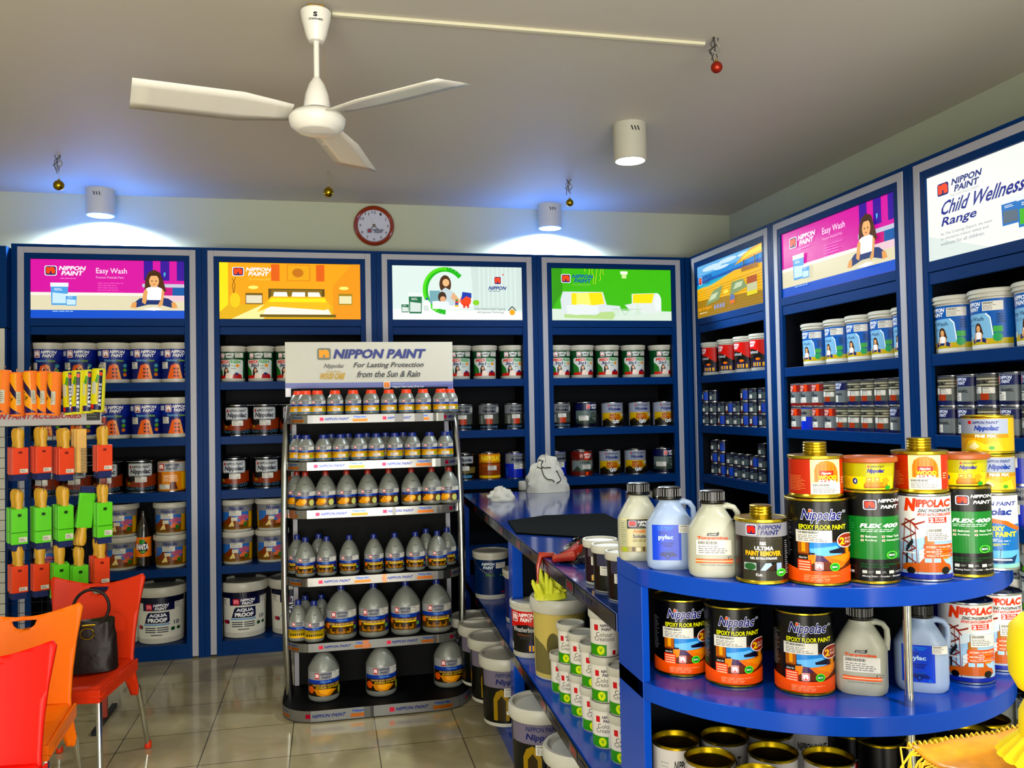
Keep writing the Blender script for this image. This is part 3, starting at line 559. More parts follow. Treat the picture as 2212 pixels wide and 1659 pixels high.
def a_epoxy(A):
    A.rect(-.55, .98, .16, .52, '783010'); A.rect(-.98, -.56, .12, .96, '0a0a0c'); A.lines(-.94, -.72, .3, .78, 22, '9c9ca0', 8, .3)
    A.rect(-.24, .62, .34, .5, '3888d8'); A.poly([(-.24, .42), (.5, .46), (.62, .36), (.3, .32), (-.2, .36)], '70b8f0'); A.poly([(.28, .4), (.66, .44), (.7, .36), (.3, .37)], '080c38'); A.rect(-.55, -.26, .36, .52, 'b46014'); A.rect(-.45, -.35, .38, .5, 'e8a030'); A.rect(.72, .8, .34, .5, 'e09028')
    A.rect(-.1, .5, .27, .33, '4c2068'); A.poly([(.12, .33), (.86, .36), (.84, .28), (.62, .19), (.5, .18)], 'e87818'); A.poly([(.3, .32), (.84, .35), (.7, .25)], 'f09028'); A.poly([(-.28, .25), (-.3, .34), (-.06, .35), (-.1, .25), (-.19, .23)], 'f08820'); A.rect(-.26, -.1, .35, .37, '301808')
    A.rect(-.55, -.28, .28, .34, '0c0c0c'); A.text('Ideal for', -.52, -.3, .295, .32, 'e8e8e8', .01, .03)
    A.rect(-.56, -.2, .13, .28, 'e84818'); A.rects([(-.53, -.23, .15+.032*i, .165+.032*i) for i in range(4)], 'f8c0a0')
    A.rect(-.98, .98, .0, .15, 'f05c14'); A.poly([(-.98, .1), (-.98, .2), (-.5, .15), (-.5, .1)], 'f05c14'); A.poly([(.5, .1), (.5, .15), (.98, .2), (.98, .1)], 'f05c14'); A.lines(-.4, .7, .02, .1, 4, 'f8b890', 5, .3)
    A.logo(-.1, .16, .22, .1, 'e03820', 'f8f0f0', 'f4d8e0'); A.ell(.42, .2, .13, .052, '60e840'); A.ell(.42, .2, .1, .04, '18a030'); A.text('ISO', .35, .49, .19, .21, 'f4f4f4', .04)
    A.text('Nippolac', -.42, .6, .74, .91, '101c80', .025, .09, ol=('f0f0f8', .03)); A.rect(-.24, -.16, .875, .905, 'f06020'); A.ell(.68, .88, .05, .02, '9098a0'); A.text('EPOXY FLOOR PAINT', -.5, .72, .66, .72, 'f0f020', .02)
    A.ell(.72, .52, .24, .092, 'f0dcd0'); A.ell(.72, .52, .21, .08, 'a02c10'); A.text('2', .55, .68, .47, .56, 'f8d020', .04); A.text('IN ONE', .69, .9, .525, .555, 'f0c0a8', .02); A.text('PACK', .69, .9, .48, .515, 'f4d0b8', .03)
    A.sticker(-.58, .36, .50, .65, 3)
    A.items = [([(max(-.98, min(.98, x*1.13+.03)), z) for x, z in p], f, c, l) for p, f, c, l in A.items]
def a_flex(A):
    A.rect(-.98, .98, .25, .74, '08842c'); A.logo(-.18, .82, .44, .11, '101c50', 'f04828', 'f0f0f4'); A.text('NIPPON', .32, .98, .9, .94, 'f4f4f4', .035, .03); A.text('PAINT', .4, .94, .83, .87, 'f4f4f4', .035, .03)
    A.text('FLEX 400', -.28, .92, .61, .66, 'f4f4f4', .045, .06); A.lines(-.28, .9, .56, .6, 2, 'd0ecd4', 6, .4); A.lines(-.9, -.45, .56, .7, 5, '48b060', 4, .25)
    for i, (l, r) in enumerate((('Bathroom', 'Water Tank'), ('Rooftop', 'Swimming Pool'))):
        z = .5-.045*i; A.rect(-.28, -.18, z, z+.024, 'f0e4d0'); A.rect(-.25, -.2, z+.006, z+.018, 'b04820'); A.text(l, -.13, .24, z, z+.026, 'e0f0e0', .02); A.rect(.4, .5, z, z+.024, 'f0e4d0'); A.rect(.43, .48, z+.006, z+.018, 'b04820'); A.text(r, .54, .94, z, z+.026, 'e0f0e0', .02)
    A.ell(.7, .3, .17, .045, '60e048'); A.ell(.7, .3, .13, .036, '087828'); A.text('ISO', .6, .8, .29, .31, 'f4f4f4', .04)
    A.text('WEATHER RESISTANT WATERPROOF', -.3, .95, .185, .205, '0c6c30', .02); A.text('INTERIOR AND EXTERIOR', -.3, .6, .155, .175, '0c6c30', .02)
    A.rect(-.82, -.42, .08, .17, '40403c'); A.rect(-.8, -.44, .085, .165, '101010'); A.text('1kg', -.76, -.5, .09, .125, 'f0f0f0', .02)
    for i in range(3): A.rect(-.25+.42*i, -.1+.42*i, .09, .125, 'd0d4cc'); A.lines(-.06+.42*i, .12+.42*i, .095, .12, 2, 'b0b0b0', i)
    A.text('Mixing Ratio - Powder : Binder', -.25, .95, .045, .07, 'e0e0e0', .01)
def a_zinc(A):
    A.poly([(-.98, .06), (-.98, .55), (.98, .6), (.98, .06)], 'a8cce8'); A.poly([(-.98, .4), (-.98, .6), (.98, .66), (.98, .56), (0, .5)], 'd8e8f0')
    A.text('N', -.52, -.18, .82, .98, 'e04410', .08, .06); A.text('IPPOLAC', -.16, .95, .87, .97, 'e04410', .06, .03); A.text('ZINC PHOSPHATE', -.1, .95, .81, .85, '181c20', .03, .03); A.text('EPOXY ANTI-CORROSIVE', -.12, .95, .765, .8, 'e04010', .04, .03)
    A.rect(.24, .82, .68, .75, 'e03c10'); A.text('2', .27, .4, .69, .74, 'f8f8f8', .04); A.text('IN ONE', .45, .75, .72, .742, 'f8f8f8', .02); A.text('PACK', .45, .78, .69, .712, 'f8f8f8', .03)
    # lattice tower and tanks
    for a, b in (((-.68, .06), (-.52, .72)), ((-.52, .72), (-.2, .66)), ((-.2, .66), (-.16, .06)), ((-.36, .7), (-.3, .06)), ((-.2, .66), (.12, .7)), ((-.36, .7), (-.1, .6))): A.line([a, b], .022, 'a02c1c')
    z = .1; s = 1
    while z < .66:
        A.line([(-.64 if s > 0 else -.2, z), (-.2 if s > 0 else -.58, z+.09)], .018, '882818'); z += .09; s = -s
    A.line([(-.5, .14), (-.48, .36), (-.28, .46)], .06, '282c34'); A.rect(-.6, -.2, .3, .32, 'd8e0e4'); A.poly([(-.1, .1), (-.1, .34), (.1, .38), (.1, .1)], 'e0e4e4'); A.rects([(-.1, .1, .14+.05*i, .145+.05*i) for i in range(4)], 'a0a8a8'); A.rect(.1, .4, .26, .52, 'b8701c'); A.poly([(.38, .24), (.46, .4), (.7, .4), (.8, .24)], 'c8d8e8'); A.rect(.6, .84, .24, .42, 'd8901c')
    A.rect(.06, .95, .36, .42, 'e8581c'); A.rect(.06, .95, .31, .35, 'e8581c'); A.rect(.06, .95, .26, .3, 'e8581c'); A.text('EXTREMELY TOUGH FILM', .14, .9, .375, .4, 'f8d8c0', .02); A.lines(.12, .9, .315, .345, 1, 'f8d8c0'); A.text('PETROL & OIL RESISTANCE', .14, .9, .27, .29, 'f8d8c0', .02)
    # orange car
    A.poly([(-.6, .1), (-.62, .15), (-.5, .18), (-.1, .19), (.05, .25), (.2, .27), (.6, .27), (.74, .19), (.86, .17), (.9, .1), (.7, .08), (-.3, .08)], 'c05c10'); A.rect(.08, .3, .2, .25, 'a8d0e8'); A.rect(.36, .58, .2, .25, 'a8d0e8'); A.ell(-.36, .09, .13, .045, '101010'); A.ell(.72, .1, .12, .045, '101010')
    A.rect(-.98, .98, .0, .055, '1030a0'); A.rect(-.98, -.9, .0, 1, '1030a0'); A.sticker(.18, .93, .46, .62, 4)
def a_marine(A):
    A.text('NIPPON PAINT', -.7, .9, .86, .92, '182890', .03, .03); A.text('Nippolac', -.85, .75, .7, .83, '183c98', .05, .07); A.rect(-.6, -.5, .81, .83, 'e85818'); A.rect(-.98, .98, .0, .6, '2878c0'); A.poly([(-.98, .54), (-.98, .6), (-.6, .66), (0, .69), (.6, .65), (.98, .56), (.98, .5), (.5, .6), (0, .63), (-.6, .6)], 'e86820')
    A.poly([(-.98, .58), (-.6, .6), (0, .63), (.5, .6), (.98, .5), (.98, .2), (-.98, .2)], '2070b8'); A.text('EPOXY', -.3, .5, .51, .58, 'f0e020', .04); A.text('MARINE PAINT', -.85, .9, .43, .5, 'f0e020', .04); A.lines(-.8, .8, .36, .41, 2, 'e8f0f8', 4, .5); A.lines(-.4, .8, .3, .34, 2, 'f0e020', 5, .5)
    A.poly([(-.98, .0), (-.98, .24), (.98, .24), (.98, 0)], '68b0e0'); A.poly([(-.98, .16), (-.2, .13), (.7, .14), (.9, .18), (.8, .06), (-.98, .06)], '0c3c70'); A.poly([(-.98, .14), (.7, .12), (.74, .1), (-.98, .11)], 'e0ecf4'); A.line([(.3, .14), (.34, .26)], .02, '203040'); A.poly([(-.98, 0), (-.98, .06), (0, .04), (.98, .06), (.98, 0)], '90c8c0')
def a_finefix(A):
    A.rect(-.98, .98, .52, .98, '9ca4b8'); A.rect(-.3, -.14, .82, .92, 'c02428'); A.text('NIPPON PAINT', -.08, .8, .82, .91, '303c80', .03, .03); A.text('Nippolac', .0, .8, .58, .78, '203c98', .05, .06); A.rect(-.98, .98, .4, .54, '90b090'); A.rect(-.98, .98, .0, .46, 'd8a010'); A.rect(-.98, .98, .4, .52, 'b88410'); A.text('FINE FIX', .02, .75, .41, .5, 'f4ecd0', .05)
    A.poly([(-.5, .02), (-.3, .3), (0, .34), (.4, .2), (.8, .3), (.9, .02)], 'e8c848'); A.poly([(-.3, .1), (0, .28), (.2, .14), (0, .04)], 'f0e8b0'); A.ell(.6, .1, .09, .06, '50a030')
def a_tub(A):
    A.rect(-.98, .98, .5, 1, 'b8b41c'); A.rect(.15, .23, .82, .9, 'c84020'); A.text('NIPPON PAINT', .26, .72, .82, .89, '605838', .03, .03); A.text('Nippolac', .14, .72, .58, .78, '281c90', .05, .06)
    A.rect(-.98, .98, .0, .48, 'e8d018'); A.ell(-.34, .3, .1, .12, '1c3c90'); A.text('4', -.38, -.3, .24, .36, 'f0f0f0', .04); A.rect(.0, .84, .04, .2, 'a86014'); A.rect(.04, .8, .1, .28, 'c88420'); A.rect(.1, .3, .3, .44, 'c06c18'); A.rect(.4, .58, .3, .44, 'c06c18'); A.rect(.13, .27, .33, .41, 'f0d870'); A.rect(.43, .55, .33, .41, 'f0d870'); A.poly([(.7, .1), (.66, .4), (.8, .46), (.9, .3)], 'd09818'); A.ell(.84, .06, .08, .08, '30a030'); A.lines(-.9, -.5, .1, .44, 6, 'b09c18', 4, .25)
def a_remover(A):
    A.rect(-.98, .98, .76, 1, '9898a0'); A.nip(-.6, .79, 1.3, .185, '202878', True, '182068', 'e83828', 'f0f0f4')
    A.rect(-.98, .98, .0, .75, '1c1a1e'); A.rect(-.72, .74, .0, .75, '4c4838'); A.rects([(-.7, .72, .02+.025*i, .03+.025*i) for i in range(28)], '38362a')
    A.text('nax', -.1, .14, .62, .68, 'f0f0f0', .03); A.text('ULTIMA', -.3, .4, .53, .6, 'f4f4f4', .03); A.text('PAINT REMOVER', -.62, .68, .43, .52, 'f4b010', .045); A.text('GEL EXTRA STRONG', -.46, .52, .37, .41, 'f0f0f0', .035)
    A.rect(-.7, .7, .17, .32, '101010'); A.rect(-.68, -.24, .18, .31, 'a8b4b0'); A.ell(-.46, .24, .2, .06, '2c6c38'); A.poly([(-.1, .18), (.1, .31), (.3, .31), (.4, .18)], 'a8c0e0'); A.poly([(.1, .18), (.3, .26), (.5, .31), (.4, .18)], '44240c'); A.rect(.5, .68, .18, .31, 'a0b8d8')
    A.text('1Ltr.', -.26, .0, .08, .13, 'f0f0f0', .03); A.ell(.66, .14, .17, .068, '60e048'); A.ell(.66, .14, .13, .05, '10a028'); A.text('ISO', .57, .75, .125, .155, 'f4f4f4', .04); A.lines(.82, .92, .1, .7, 16, 'b0b0b0', 3, .4)
def a_woodstain(A):
    A.rect(-.98, .98, .0, 1, 'b8340c'); A.rect(-.3, .8, .0, 1, 'e8d8a0'); A.poly([(-.16, .36), (-.16, .7), (-.08, .86), (.1, .95), (.34, .97), (.56, .9), (.68, .76), (.72, .6), (.72, .36)], 'e87c10'); A.rects([(-.1+.14*i, -.08+.14*i, .36, .85) for i in range(6)], 'c05c08'); A.rect(.03, .55, .36, .68, 'd8380c')
    A.text('Nippolac', .1, .46, .56, .64, 'f4e0d0', .03, .04); A.text('WOOD', -.02, .66, .42, .55, 'f0d810', .05); A.text('STAIN', -.02, .62, .32, .42, 'f4f0e8', .05); A.sticker(-.28, .8, .02, .32, 4); A.lines(-.95, -.45, .1, .55, 10, 'f0a060', 3, .2); A.lines(.84, .94, .3, .5, 3, 'f0b080', 2)
def a_antif(A):
    A.rect(-.9, .9, .0, 1, 'c8c090'); A.rect(-.9, -.6, .04, .96, 'b0b090'); A.lines(-.86, -.66, .2, .9, 10, '888868', 3, .3); A.rect(-.6, .9, .7, .98, '0c0c0c'); A.nip(-.54, .76, 1.2, .18, 'f4f4f4', True, '601018', 'e83020', 'd8c8e0'); A.lines(-.1, .7, .71, .74, 1, '9c9c9c')
    A.text('Antifungal', -.35, .7, .55, .67, 'e07018', .03); A.text('Solution', -.35, .42, .42, .53, '2c2460', .03); A.lines(-.35, .8, .3, .38, 2, '88802c')
    A.rect(-.9, .9, .0, .16, 'a89c64'); A.rects([(-.8, -.62, .02, .14)], '98b020'); A.rects([(-.4, -.26, .02, .15), (.1, .18, .02, .16)], '60401c'); A.rects([(-.2, 0, .02, .14), (.26, .5, .02, .13)], 'e0d8b0'); A.rect(.6, .85, .02, .14, 'c86040')
def a_pylac(A):
    A.rect(-.75, .42, .0, 1, '0c48c8'); A.logo(-.52, .86, .2, .1, '3080e0', '0c48c8', '3080e0'); A.text('NIPPON', -.28, .12, .91, .95, '3088e8', .03, .03); A.text('PAINT', -.2, .06, .86, .9, '3088e8', .03, .03); A.text('RYO', -.46, -.16, .73, .8, '0c2878', .04); A.text('pylac', -.5, .1, .56, .72, 'b8d8f4', .03)
    A.text('ECONOMY', -.4, .14, .45, .5, '0c2c90', .04); A.text('THINNER', -.32, .06, .38, .43, '0c2c90', .04)
    A.poly([(-.46, .14), (-.4, .22), (-.1, .26), (.06, .24), (.22, .17), (.2, .11), (-.3, .1)], '0a2c84'); A.poly([(-.3, .22), (-.14, .29), (.06, .28), (.12, .23)], '1850b8'); A.ell(-.15, .12, .09, .075, '081c54'); A.ell(-.15, .12, .05, .045, '1c54c0'); A.text('1L', .18, .3, .03, .07, '40a0f0', .02); A.sticker(.32, .88, .78, 1.0, 5)
def a_turp(A):
    A.poly([(-.26, .86), (-.2, .93), (.12, .93), (.22, .97), (.22, .88), (.14, .85)], '101010'); A.text('SUPER', -.18, .14, .87, .91, 'd0d0d0', .02, .02); A.text('Turpentine', -.62, .56, .74, .84, 'e05410', .05); A.sticker(-.66, .68, .34, .74, 4); A.rect(.54, .78, .23, .29, '303030'); A.rect(.56, .76, .24, .28, 'd0d0c0'); A.text('1 Ltr', .58, .74, .245, .275, '303030', .02)
    A.rect(-.68, .72, .19, .23, 'e86018'); A.rect(-.68, .72, .12, .16, 'e86018'); A.rect(-.68, .72, .16, .19, 'f0c8a0'); A.text('A Product of ISO 9001 - 2015 certified company', -.5, .7, .05, .08, '404040', .01)
def a_creations(A):
    A.text('NIPPON', -.3, .5, .78, .86, '401c50', .035, .03); A.text('PAINT', -.22, .46, .68, .76, '401c50', .035, .03); A.text('Colour', -.6, .5, .52, .64, '303030', .0); A.text('Creations', -.7, .6, .4, .52, '303030', .0); A.rect(-.7, -.45, .68, .84, 'c81c30')
    A.rect(-.98, .1, .0, .3, '38981c'); A.ell(-.3, .15, .26, .12, 'd0e028'); A.text('V', -.4, -.2, .1, .2, '38981c', .04); A.rect(.5, .7, .02, .14, 'b81c30'); A.lines(.3, .9, .18, .6, 7, 'b4b4b4', 5, .2)
def a_arch(A):          # dark pail with golden arch
    A.rect(-.98, .98, .66, 1, '80788c'); A.text('NIPPON PAINT', -.6, .5, .86, .94, '343c70', .03, .03); A.text('Nippolac', -.6, .5, .7, .83, '1c2870', .04, .05); A.rect(-.98, .98, .04, .66, '08120c')
    A.poly([(-.7, .05), (-.7, .45), (-.6, .58), (-.4, .64), (-.2, .58), (-.1, .45), (-.1, .05)], 'a08018'); A.poly([(-.56, .05), (-.56, .42), (-.4, .52), (-.24, .42), (-.24, .05)], '40300c'); A.ell(-.16, .2, .06, .04, 'e8e8d8'); A.ell(.2, .1, .1, .05, '30c838'); A.ell(.2, .1, .06, .03, '0c2810'); A.sticker(-.3, .5, .5, .66, 5); A.rect(.5, .7, .06, .14, '48a070'); A.lines(.1, .8, .25, .45, 5, '1c4838', 3, .2)
def a_creamp(A):
    A.rect(-.98, .98, .06, .98, 'c8b468'); A.poly([(-.98, .06), (-.98, .6), (-.7, .5), (-.4, .3), (.1, .2), (.98, .2), (.98, .06)], '807848'); A.ell(-.35, .5, .24, .2, '6c6438'); A.line([(-.2, .46), (.1, .2), (.14, .1)], .03, '403c20'); A.poly([(.1, .2), (.5, .28), (.98, .3), (.9, .24), (.4, .2)], 'e07828'); A.poly([(.1, .17), (.4, .2), (.9, .24), (.4, .14)], '60b040'); A.rect(.3, .6, .58, .64, '401830'); A.ell(.2, .12, .14, .055, '50c030')
def a_dkblue(A):
    A.rect(-.98, .98, .0, 1, '0c2c60'); A.text('NIPPON', -.75, -.1, .84, .92, 'd8e4f0', .035, .03); A.text('PAINT', -.7, -.16, .74, .82, 'd8e4f0', .035, .03); A.sticker(-.02, .62, .76, .92, 5); A.rect(-.6, -.1, .54, .6, '3c7c38'); A.rect(.2, .5, .54, .6, '4c8c50'); A.lines(.1, .8, .2, .5, 7, '1c4478', 3, .2); A.rect(.3, .7, .05, .08, 'b82c30')
def a_jarp(A):
    A.rect(-.98, .98, .74, 1, '6c646c'); A.rect(-.98, .98, .06, .74, '281028'); A.sticker(-.9, -.2, .5, .74, 2); A.rect(.0, .3, .4, .7, 'e8c8c0'); A.poly([(-.9, .2), (-.5, .4), (0, .34), (.5, .24), (.98, .3), (.98, .06), (-.9, .06)], 'd8b068'); A.ell(-.4, .34, .2, .08, '9c3c88'); A.ell(.3, .14, .16, .06, '38b030')
def a_jarb(A):
    A.rect(-.98, .98, .66, 1, '40405c'); A.rect(-.98, .98, .04, .66, '101810'); A.sticker(-.9, -.2, .42, .66, 3); A.sticker(.1, .9, .6, .98, 8); A.poly([(.1, .05), (.1, .4), (.3, .54), (.5, .4), (.5, .05)], '907438'); A.ell(.1, .1, .12, .05, '50c850'); A.rect(.5, .95, .04, .5, '0c2c48')
def a_openw(A):
    A.text('NIPPON PAINT', -.5, .7, .66, .82, '202428', .035, .03); A.text('Enamel', -.3, .5, .4, .58, '202428', .03, .03); A.lines(-.9, -.6, .1, .8, 10, 'a0a0a0', 3, .3)
def a_openb(A):
    A.logo(.1, .3, .36, .34, '181818', 'd83020', 'f0e8ec'); A.lines(-.7, -.3, .1, .6, 6, '5c6c64', 3, .3)
def a_greypale(A):
    A.rect(-.98, .98, .7, .98, '747c80'); A.rect(-.98, .98, .1, .68, '9ca098'); A.sticker(-.2, .8, .66, .9, 3); A.poly([(-.98, .1), (-.98, .3), (-.4, .4), (0, .2), (.1, .1)], '2c3c24'); A.ell(-.1, .2, .14, .08, '58a028'); A.ell(.5, .16, .08, .06, 'c02830')

# ---------------------------------------------------------------- container builders (base at the origin, label towards -y)
def pail(r, h, art, base, lid='white', rb=None, body='white', handle=False, bands=(), foot=.1, ridged=True, cols=None):
    rb = rb or r*.92; t = empty('paint_pail'); hb = h-.2*r
    zl0, zl1 = h*foot, h*.84
    f = lambda z: rb+(r*.985-rb)*z/h
    obj('body', MB().lathe([(rb*.96, 0), (rb, .004), (f(h*.86), h*.86), (f(h*.9), h*.9)], 60), body, t)
    R = r*1.06
    if ridged: pr = [(r*.99, h*.87), (R, h*.875), (R, h*.90), (r*1.02, h*.905), (r*1.02, h*.93), (R*1.01, h*.935), (R*1.01, h*.985), (R*.97, h), (R*.9, h), (R*.88, h*.975), (0, h*.975)]
    else: pr = [(r*.99, h*.83), (R*.99, h*.83), (R*1.03, h*.86), (R*1.03, h*.97), (R*.99, h), (R*.9, h), (R*.87, h*.96), (0, h*.955)]
    obj('lid', MB().lathe(pr, 32), lid, t)
    A = Art(); art(A); b = [(f(zl0)+.0002, zl0, f(zl1)+.0002, zl1, base, 0)]
    b += [(f(h*z0)+.0002, h*z0, f(h*z1)+.0002, h*z1, c, 1) for z0, z1, c in bands]
    wrapart(A, t, f(zl0), f(zl1), zl0, zl1, b)
    if handle:
        pts = [((r*1.04)*cos(a), -(r*1.04)*abs(sin(a))*.9-.002, h*.86-sin(a)*r*.9) for a in [pi*i/14 for i in range(15)]]
        obj('handle', MB().tube(pts, .0022, 6), 'steel', t)
    return t
def tin(r, h, art, base, rim='tin', name='paint_tin', bail=False, lidc=None):
    t = empty(name); z0, z1 = h*.02, h*.965
    obj('body', MB().lathe([(r*.96, 0), (r*1.03, .001), (r*1.03, .004), (r, .006), (r, h-.006), (r*1.03, h-.004), (r*1.03, h-.001), (r*.99, h), (r*.97, h-.006), (0, h-.007)], 60), rim, t)
    obj('lid', MB().lathe([(r*.8, h-.0075), (r*.8, h-.003), (r*.74, h-.002), (r*.7, h-.006), (0, h-.006)], 24), lidc or rim, t)
    A = Art(); art(A); wrapart(A, t, r, r, .006, h-.006, [(r+.0003, .006, r+.0003, h-.006, base, 0)])
    if bail:
        pts = [((r*1.06)*cos(a), -(r*1.06)*abs(sin(a))*.9, h*.86-sin(a)*r*.75) for a in [pi*i/14 for i in range(15)]]; obj('handle', MB().tube(pts, .002, 6), 'tin', t)
    return t
def silver_bottle(r, h, kind, cap, neck=.3, sh=.55):
    t = empty('silver_bottle'); rn = r*neck
    zs = h*sh; zn = h*.86; pr = [(r*.86, 0), (r*.97, r*.1), (r, r*.22), (r, zs)]
    for i in range(1, 8):
        u = i/7; pr.append((r+(rn*1.15-r)*(u**1.15 if kind != 's' else u), zs+(zn-zs)*(sin(u*pi/2)*.5+u*.5)))
    pr += [(rn, zn+.002), (rn, h*.9), (0, h*.9)]
    obj('body', MB().lathe(pr, 60), 'silverp', t, 50)
    z0 = h*(.9 if kind != 's' else .87)
    obj('cap', MB().lathe([(rn*1.28, z0-.004), (rn*1.32, z0), (rn*1.3, z0+.004), (rn*1.2, z0+.005), (rn*1.18, h-.002), (rn*1.05, h), (0, h)], 20), cap, t)
    A = Art(); bottlelab(A, kind); wrapart(A, t, r, r, r*.26, zs-.004, [])
    E_ = Art(); E_.ell(0, .5, .28, .42, '101418'); E_.ell(0, .5, .22, .3, '9ca0a0'); E_.ell(0, .45, .12, .12, '101418')
    zz = zs+(zn-zs)*.42; rr = r+(rn*1.15-r)*(.36)
    if kind != 's': wrapart(E_, t, rr+.004, rr*.8, zz, zz+(zn-zs)*.2, [], 'stamp')
    return t
def jug(r, h, art, body, name='solvent_jug', handle=True, oval=.62, lz=(.12, .55)):
    """slab-sided HDPE bottle: flat oval body, shoulder, black ribbed cap, loop handle on the +x side"""
    t = empty(name); rn = .022; zs = h*.55; zn = h*.81; pr = [(r*.86, 0), (r*.96, .005), (r, .018), (r, zs-.006), (r*.985, zs)]
    for i in range(1, 9):
        u = i/8; pr.append((r*.985+(rn*1.1-r*.985)*u, zs+(zn-zs)*(sin(u*pi/2)*.12+u*.88)))
    m = MB(); vs = []; n = 40; fs = []
    pr2 = pr+[(rn, h*.92), (0.001, h*.92)]
    for q, z in pr2:
        k = max(0, min(1, (q-rn)/(r-rn))); ov = 1+(oval-1)*k
        for i in range(n):
            a = 2*pi*i/n; e = .72 if k > .3 else 1
            x = q*math.copysign(abs(cos(a))**e, cos(a)); y = q*ov*math.copysign(abs(sin(a))**e, sin(a)); vs.append((x, y, z))
    for j in range(len(pr2)-1):
        for i in range(n): l = (i+1) % n; fs.append((j*n+i, j*n+l, (j+1)*n+l, (j+1)*n+i))
    fs.append(tuple(range(n))[::-1]); m.add(vs, fs); obj('body', m, body, t, 50)
    if handle: obj('grip', MB().tube([(rn*.6, 0, h*.80), (r*.6, 0, h*.82), (r*.84, 0, h*.80), (r*.98, 0, h*.74), (r*1.0, 0, h*.64), (r*.92, 0, h*.51)], [.007, .007, .0062, .0062, .0065, .009], 12), body, t, 60)
    c0 = h*.88; m = MB(); prof = [(.028, c0-.006), (.029, c0-.004), (.029, c0), (.0265, c0+.001), (.0265, h-.002), (.024, h), (0, h)]; m.lathe(prof, 24)
    for i in range(24):
        a = 2*pi*i/24; m.tube([(.0268*cos(a), .0268*sin(a), c0+.002), (.0268*cos(a), .0268*sin(a), h-.003)], .0014, 4)
    obj('cap', m, 'black', t)
    A = Art(); art(A)
    def fn(x, z, ly):
        x = max(-.98, min(.98, x)); c = abs(x)**(1/.72); s_ = sqrt(max(0, 1-c*c))**.72; e = ly*LAY+.0006
        return (x*(r+e), -(r*oval*s_)-e, h*lz[0]+(h*(lz[1]-lz[0]))*z)
    A.build('label', fn, CUTS, t, 'print'); return t
def spout_tin(r, h, art, base, rimm='gold', hc=.035, rc=.022):
    t = empty('spout_tin'); hb = h-hc
    obj('body', MB().lathe([(r*.96, 0), (r*1.03, .001), (r*1.03, .005), (r, .007), (r, hb-.008), (r*1.04, hb-.006), (r*1.04, hb-.001), (r*1.0, hb), (r*.9, hb-.002), (r*.4, hb+.003), (0, hb+.003)], 60), rimm, t)
    m = MB().lathe([(rc*.96, hb+.002), (rc, hb+.006)]+sum([[(rc, hb+.008+.006*i), (rc*.93, hb+.010+.006*i), (rc, hb+.012+.006*i)] for i in range(3)], [])+[(rc, h-.001), (rc*.93, h), (0, h)], 24)
    obj('cap', m, rimm, t); A = Art(); art(A); wrapart(A, t, r, r, .008, hb-.008, [(r+.0003, .008, r+.0003, hb-.008, base, 0)]); return t
def open_tin(r, h, art, base):
    t = empty('open_tin'); obj('body', MB().lathe([(r*.97, 0), (r, .004), (r, h-.004), (r*1.03, h-.003), (r*1.04, h-.001), (r*1.01, h), (r*.98, h-.002), (r*.96, h-.012), (r*.95, h-.013), (r*.96, h-.016), (r*.96, .004), (0, .003)], 60), 'goldin', t)
    A = Art(); art(A); wrapart(A, t, r, r, .006, h-.008, [(r+.0003, .006, r+.0003, h-.008, base, 0)]); return t
